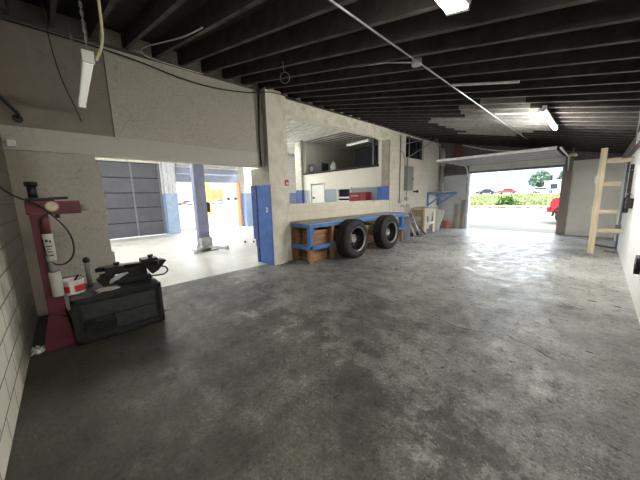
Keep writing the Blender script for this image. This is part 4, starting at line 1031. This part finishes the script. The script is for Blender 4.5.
GLASSD = M('car_glass', (.03, .04, .05), .1)
def car(x, y, z, L, col, label, yaw=0., kind='car', s=1.0):
    """side profile along local x, front at -x"""
    r = thing('pickup_truck' if kind == 'pickup' else kind, label, 'car' if kind == 'car' else 'truck', (0, 0, 0))
    pm = M('paint_' + kind, col, .3, scale=2, var=.05)
    W = 1.8; R = .33 * s if kind == 'car' else .42
    h0 = .25 if kind == 'car' else .45
    if kind == 'car':
        body = [(-.5, .30), (-.5, .62), (-.44, .70), (-.22, .78), (-.12, .80), (.0, .80), (.32, .80), (.46, .78), (.5, .62), (.5, .30)]
        cab = [(-.2, .79), (-.1, 1.22), (-.03, 1.32), (.2, 1.33), (.28, 1.28), (.4, .79)]
    else:
        body = [(-.5, .62), (-.5, 1.18), (-.47, 1.30), (-.22, 1.38), (-.2, 1.40), (.5, 1.38), (.5, .55), (-.2, .5), (-.47, .58)]
        cab = [(-.22, 1.38), (-.16, 1.86), (-.12, 1.92), (.13, 1.92), (.16, 1.86), (.18, 1.38)]
    Lh = L
    b = MB(); b.prism([(p * Lh, q) for p, q in body], 'y', -W / 2, W / 2, bev=.05); b.build('body', pm, r)
    b = MB(); b.prism([(p * Lh, q) for p, q in cab], 'y', -W / 2 + .12, W / 2 - .12, bev=.04); cb = b.build('cabin', pm, r)
    b = MB(); zc0 = cab[0][1] + .06; zc1 = max(q for _, q in cab) - .1
    xa = cab[0][0] * Lh + .22; xb = cab[-1][0] * Lh - .22; tilt = (zc1 - zc0) * .45
    b.prism([(xa, zc0), (xa + tilt, zc1), (xb - tilt * (1. if kind == 'car' else .15), zc1), (xb, zc0)], 'y', -W / 2 + .112, W / 2 - .112); b.build('window', GLASSD, cb)
    for fx in (-.5 * L + .82 * (1 if kind == 'car' else .78), .5 * L - .85):
        for sy in (-1, 1):
            yy = sy * (W / 2 - .08)
            b = MB(); b.lathe([(R * .55, -.11), (R * .93, -.12), (R, -.08), (R, .08), (R * .93, .12), (R * .55, .11)], (fx, yy, R), 'y', 28, closed=True); wv = b.build('wheel', RUBBER, r)
            b = MB(); b.lathe([(R * .58, -.1), (R * .3, -.07 if sy > 0 else -.115), (R * .3, .07 if sy < 0 else .115), (R * .58, .1)], (fx, yy, R), 'y', 24); b.build('rim', M('alloy', (.4, .36, .36), .35, .6), wv)
            b = MB(); pts = [(fx + (R + .06) * math.cos(a), R + (R + .06) * math.sin(a)) for a in [k * PI / 10 for k in range(11)]] + [(fx + (R + .14) * math.cos(a), R + (R + .14) * math.sin(a)) for a in [k * PI / 10 for k in range(10, -1, -1)]]
            b.prism(pts, 'y', sy * (W / 2 - .2), sy * (W / 2 + .06)); b.build('fender_flare', BLACK if kind != 'car' else pm, r)
    b = MB(); b.box(-.5 * L - .12, -.5 * L + .05, -W / 2 + .05, W / 2 - .05, .42 if kind == 'car' else .6, .60 if kind == 'car' else .86, bev=.03); b.build('bumper', pm, r)
    for sy in (-.6, .6):
        b = MB(); b.cyl((-.5 * L - .02, sy, .66 if kind == 'car' else 1.08), (-.5 * L + .04, sy, .66 if kind == 'car' else 1.08), .09, 14); b.build('headlight', WHITE, r)
    r.location = (x, y, z); r.rotation_euler = (0, 0, yaw)
    return r
car(.86, 18.1, -.02, 4.9, (.55, .03, .045), 'red off-road truck nose behind the right jamb of the garage door', 0, 'pickup')
for i, (x, y, L, col, lab, yaw) in enumerate(((-21.5, 84, 4.4, (.03, .03, .04), 'small black car on the road behind the grass, left of the red one', 0), (-16.8, 84.5, 4.3, (.5, .05, .05), 'small red car on the road behind the grass', 0), (-9.5, 85, 4.6, (.55, .56, .58), 'small silver car on the road behind the grass, right of the red one', PI), (-3.2, 84, 4.5, (.05, .05, .07), 'small dark car on the road behind the grass, furthest right', PI))):
    car(x, y, 1.22, L, col, lab, yaw)
car(-95, 29.3, -.02, 4.4, (.5, .06, .07), 'small red car across the yard left of the lift column', PI / 2)
car(-92, 31.6, -.02, 4.6, (.6, .62, .66), 'small silver car across the yard seen just left of the lift column', PI / 2)
car(-95, 40.3, -.02, 4.5, (.42, .45, .48), 'grey car parked in front of the orange container', PI / 2)
OR = M('orange_paint', (.80, .22, .07), .5, scale=1.5, var=.12)
root = thing('cargo_container', 'orange cargo container across the yard behind the grey car', 'container', (-103, 43.6, 0))
b = MB(); b.box(-106, -102, 41.2, 46.0, .8, 5.2, bev=.03)
for k in range(19): b.box(-102, -101.94, 41.3 + k * .245, 41.42 + k * .245, .9, 5.1)
b.build('body', OR, root)
b = MB(); b.box(-105.8, -102.2, 41.5, 45.7, -.02, .82); b.build('chassis', BLACK, root)
b = MB(); b.box(-101.96, -101.88, 43.5, 43.6, .9, 5.1); b.build('door_bar', GALV, root)
root = thing('marker_post', 'bright orange post in the yard just right of the lift column', 'post', (-28.4, 11.05, 0))
b = MB(); b.box(-28.65, -28.15, 10.8, 11.3, -.02, 5.0, bev=.02); b.build('post', M('yellow_orange', (.85, .42, .08), .5), root)
b = MB(); b.box(-28.12, -28.0, 10.74, 11.0, 1.0, 1.35, bev=.02); b.box(-28.12, -28.0, 10.74, 11.0, .45, .7, bev=.02); b.build('black_fitting', BLACK, root)
WB = M('white_building', (.62, .62, .60), .7, scale=.4, var=.06)
def building(name, label, x0, x1, y0, y1, z0, z1, roof, side):
    r = thing(name, label, 'building', ((x0 + x1) / 2, (y0 + y1) / 2, z0))
    b = MB(); b.box(x0, x1, y0, y1, z0, z1); b.build('walls', WB, r)
    b = MB()
    if side == 'y': b.prism([(x0 - .5, z1), (x1 + .5, z1), ((x0 + x1) / 2, z1 + roof)], 'y', y0 - .5, y1 + .5)
    else: b.prism([(y0 - .5, z1), (y1 + .5, z1), ((y0 + y1) / 2, z1 + roof)], 'x', x0 - .5, x1 + .5)
    b.build('roof', M('pale_roof', (.5, .52, .55), .6), r)
    for k in range(4):
        b = MB()
        if side == 'y':
            x = x0 + (x1 - x0) * (k + .5) / 4; b.box(x - .7, x + .7, y0 - .06, y0, z0 + 1, z0 + 2.3)
        else:
            y = y0 + (y1 - y0) * (k + .5) / 4; b.box(x1, x1 + .06, y - .7, y + .7, z0 + 1, z0 + 2.3)
        b.build('window', GLASSD, r)
building('shop_building', 'white low building behind the road at the right of the garage doorway', -10.5, 6., 95, 99.5, 1.2, 4.2, .9, 'y')
building('shop_building', 'white low building across the yard right of the orange container', -125, -112, 51., 64, -.02, 3.6, 1.2, 'x')
LEAF = M('far_leaf', (.13, .19, .14), .8, scale=1.2, var=.3)
def tree(x, y, z, h, r_, label):
    r = thing('tree', label, 'tree', (x, y, z), 'trees behind the road')
    b = MB(); b.tube([(x, y, z - .1), (x + .1, y, z + h * .4), (x, y, z + h * .75)], [.25, .18, .08], 8); b.build('trunk', M_wood('bark', (.12, .09, .06), 2), r)
    b = MB()
    for k in range(1500):
        th = random.uniform(0, 2 * PI); u = random.uniform(-1, 1); q = random.uniform(.55, 1.) * (1 + .18 * math.sin(3 * th + 4 * u))
        c = Vector((x + r_ * q * math.cos(th) * math.sqrt(1 - u * u), y + r_ * q * math.sin(th) * math.sqrt(1 - u * u), z + h * .66 + u * q * h * .36))
        a = Vector((random.uniform(-1, 1), random.uniform(-1, 1), random.uniform(-1, 1))).normalized() * .45; d_ = a.cross(Vector((random.random(), 1, random.random()))).normalized() * .25
        b.bm.faces.new([b.bm.verts.new(c + v) for v in (-a, d_, a, -d_)])
    b.build('crown', LEAF, r)
tree(-12.8, 106, 1.2, 6.2, 2.6, 'leafy tree behind the road left of the white building')
tree(-6.0, 106.5, 1.2, 6.5, 2.8, 'leafy tree behind the road behind the white building')
for i, (x, y, h) in enumerate(((-27.0, 95, 9.), (-24.3, 95.5, 8.5), (-21.6, 95, 9.))):
    r = thing('utility_pole', ['pale utility pole behind the road, furthest left', 'pale utility pole behind the road, middle one', 'pale utility pole behind the road, rightmost one'][i], 'pole', (x, y, 1.2), 'utility poles')
    b = MB(); b.cyl((x, y, 1.1), (x, y, 1.2 + h), .16, 10, .1); b.build('pole', M_wood('grey_pole', (.4, .38, .35), 2), r)
    b = MB(); b.box(x - 1.0, x + 1.0, y - .06, y + .06, h + .3, h + .45); b.build('crossarm', WOOD_G, r)

# ---------------------------------------------------------------- sky, sun, camera
w = bpy.data.worlds.new('World'); sc.world = w; w.use_nodes = True
nt = w.node_tree; bg = nt.nodes['Background']
tc = nt.nodes.new('ShaderNodeTexCoord'); s = _sep(nt, tc.outputs['Generated'])
cl = _ramp(nt, _noise(nt, tc.outputs['Generated'], 3., 6, .6), [(.4, (.72, .86, 1.0)), (.62, (1., 1., 1.))])
hz = _ramp(nt, s[2], [(.0, (.14, .175, .18)), (.13, (.18, .215, .22)), (.3, (1., 1., 1.))])
nt.links.new(_mix(nt, 1., cl, hz, 'MULTIPLY'), bg.inputs['Color']); bg.inputs['Strength'].default_value = 3.0
sun = bpy.data.lights.new('sun', 'SUN'); sun.energy = 2.2; sun.angle = math.radians(3); sun.color = (1., .95, .85)
so = bpy.data.objects.new('sun', sun); C.objects.link(so); so.location = (20, -20, 40)
so.rotation_euler = Vector((-.45, .5, -1.1)).to_track_quat('-Z', 'Y').to_euler()
def portal(loc, rot, sx, sy):
    l = bpy.data.lights.new('doorway_portal', 'AREA'); l.shape = 'RECTANGLE'; l.size = sx; l.size_y = sy; l.cycles.is_portal = True
    o = bpy.data.objects.new('doorway_portal', l); C.objects.link(o); o.location = loc; o.rotation_euler = rot
portal(((DX0 + DX1) / 2, YE + .25, DZ / 2), (PI / 2, 0, PI), DX1 - DX0, DZ)
portal((BXO - .35, (D2[0] + D2[1]) / 2, 1.24), (PI / 2, 0, -PI / 2), D2[1] - D2[0], 2.47)

f_px = 265.
def cam_rot():
    c = lambda x, y: Vector((x - 320, -(y - 240), -f_px))
    Y = c(599, 190).normalized(); q = c(0, 190 + .024 * 599)
    Z = Y.cross(q).normalized()
    if Z.y < 0: Z = -Z
    X = Y.cross(Z)
    return Matrix((X, Y, Z))                     # camera space -> world
cd = bpy.data.cameras.new('camera'); cd.sensor_width = 36; cd.lens = f_px / 640 * 36; cd.clip_start = .02; cd.clip_end = 500
co = bpy.data.objects.new('camera', cd); C.objects.link(co)
co.matrix_world = Matrix.Translation((0, 0, 1.6)) @ cam_rot().to_4x4()
sc.camera = co
sc.view_settings.view_transform = 'Standard'; sc.view_settings.look = 'None'; sc.view_settings.gamma = 1; sc.view_settings.use_curve_mapping = False
sc.view_settings.exposure = 1.6
sc.cycles.use_denoising = True
sc.cycles.max_bounces = 10; sc.cycles.diffuse_bounces = 6; sc.cycles.glossy_bounces = 4
sc.cycles.sample_clamp_indirect = 8.
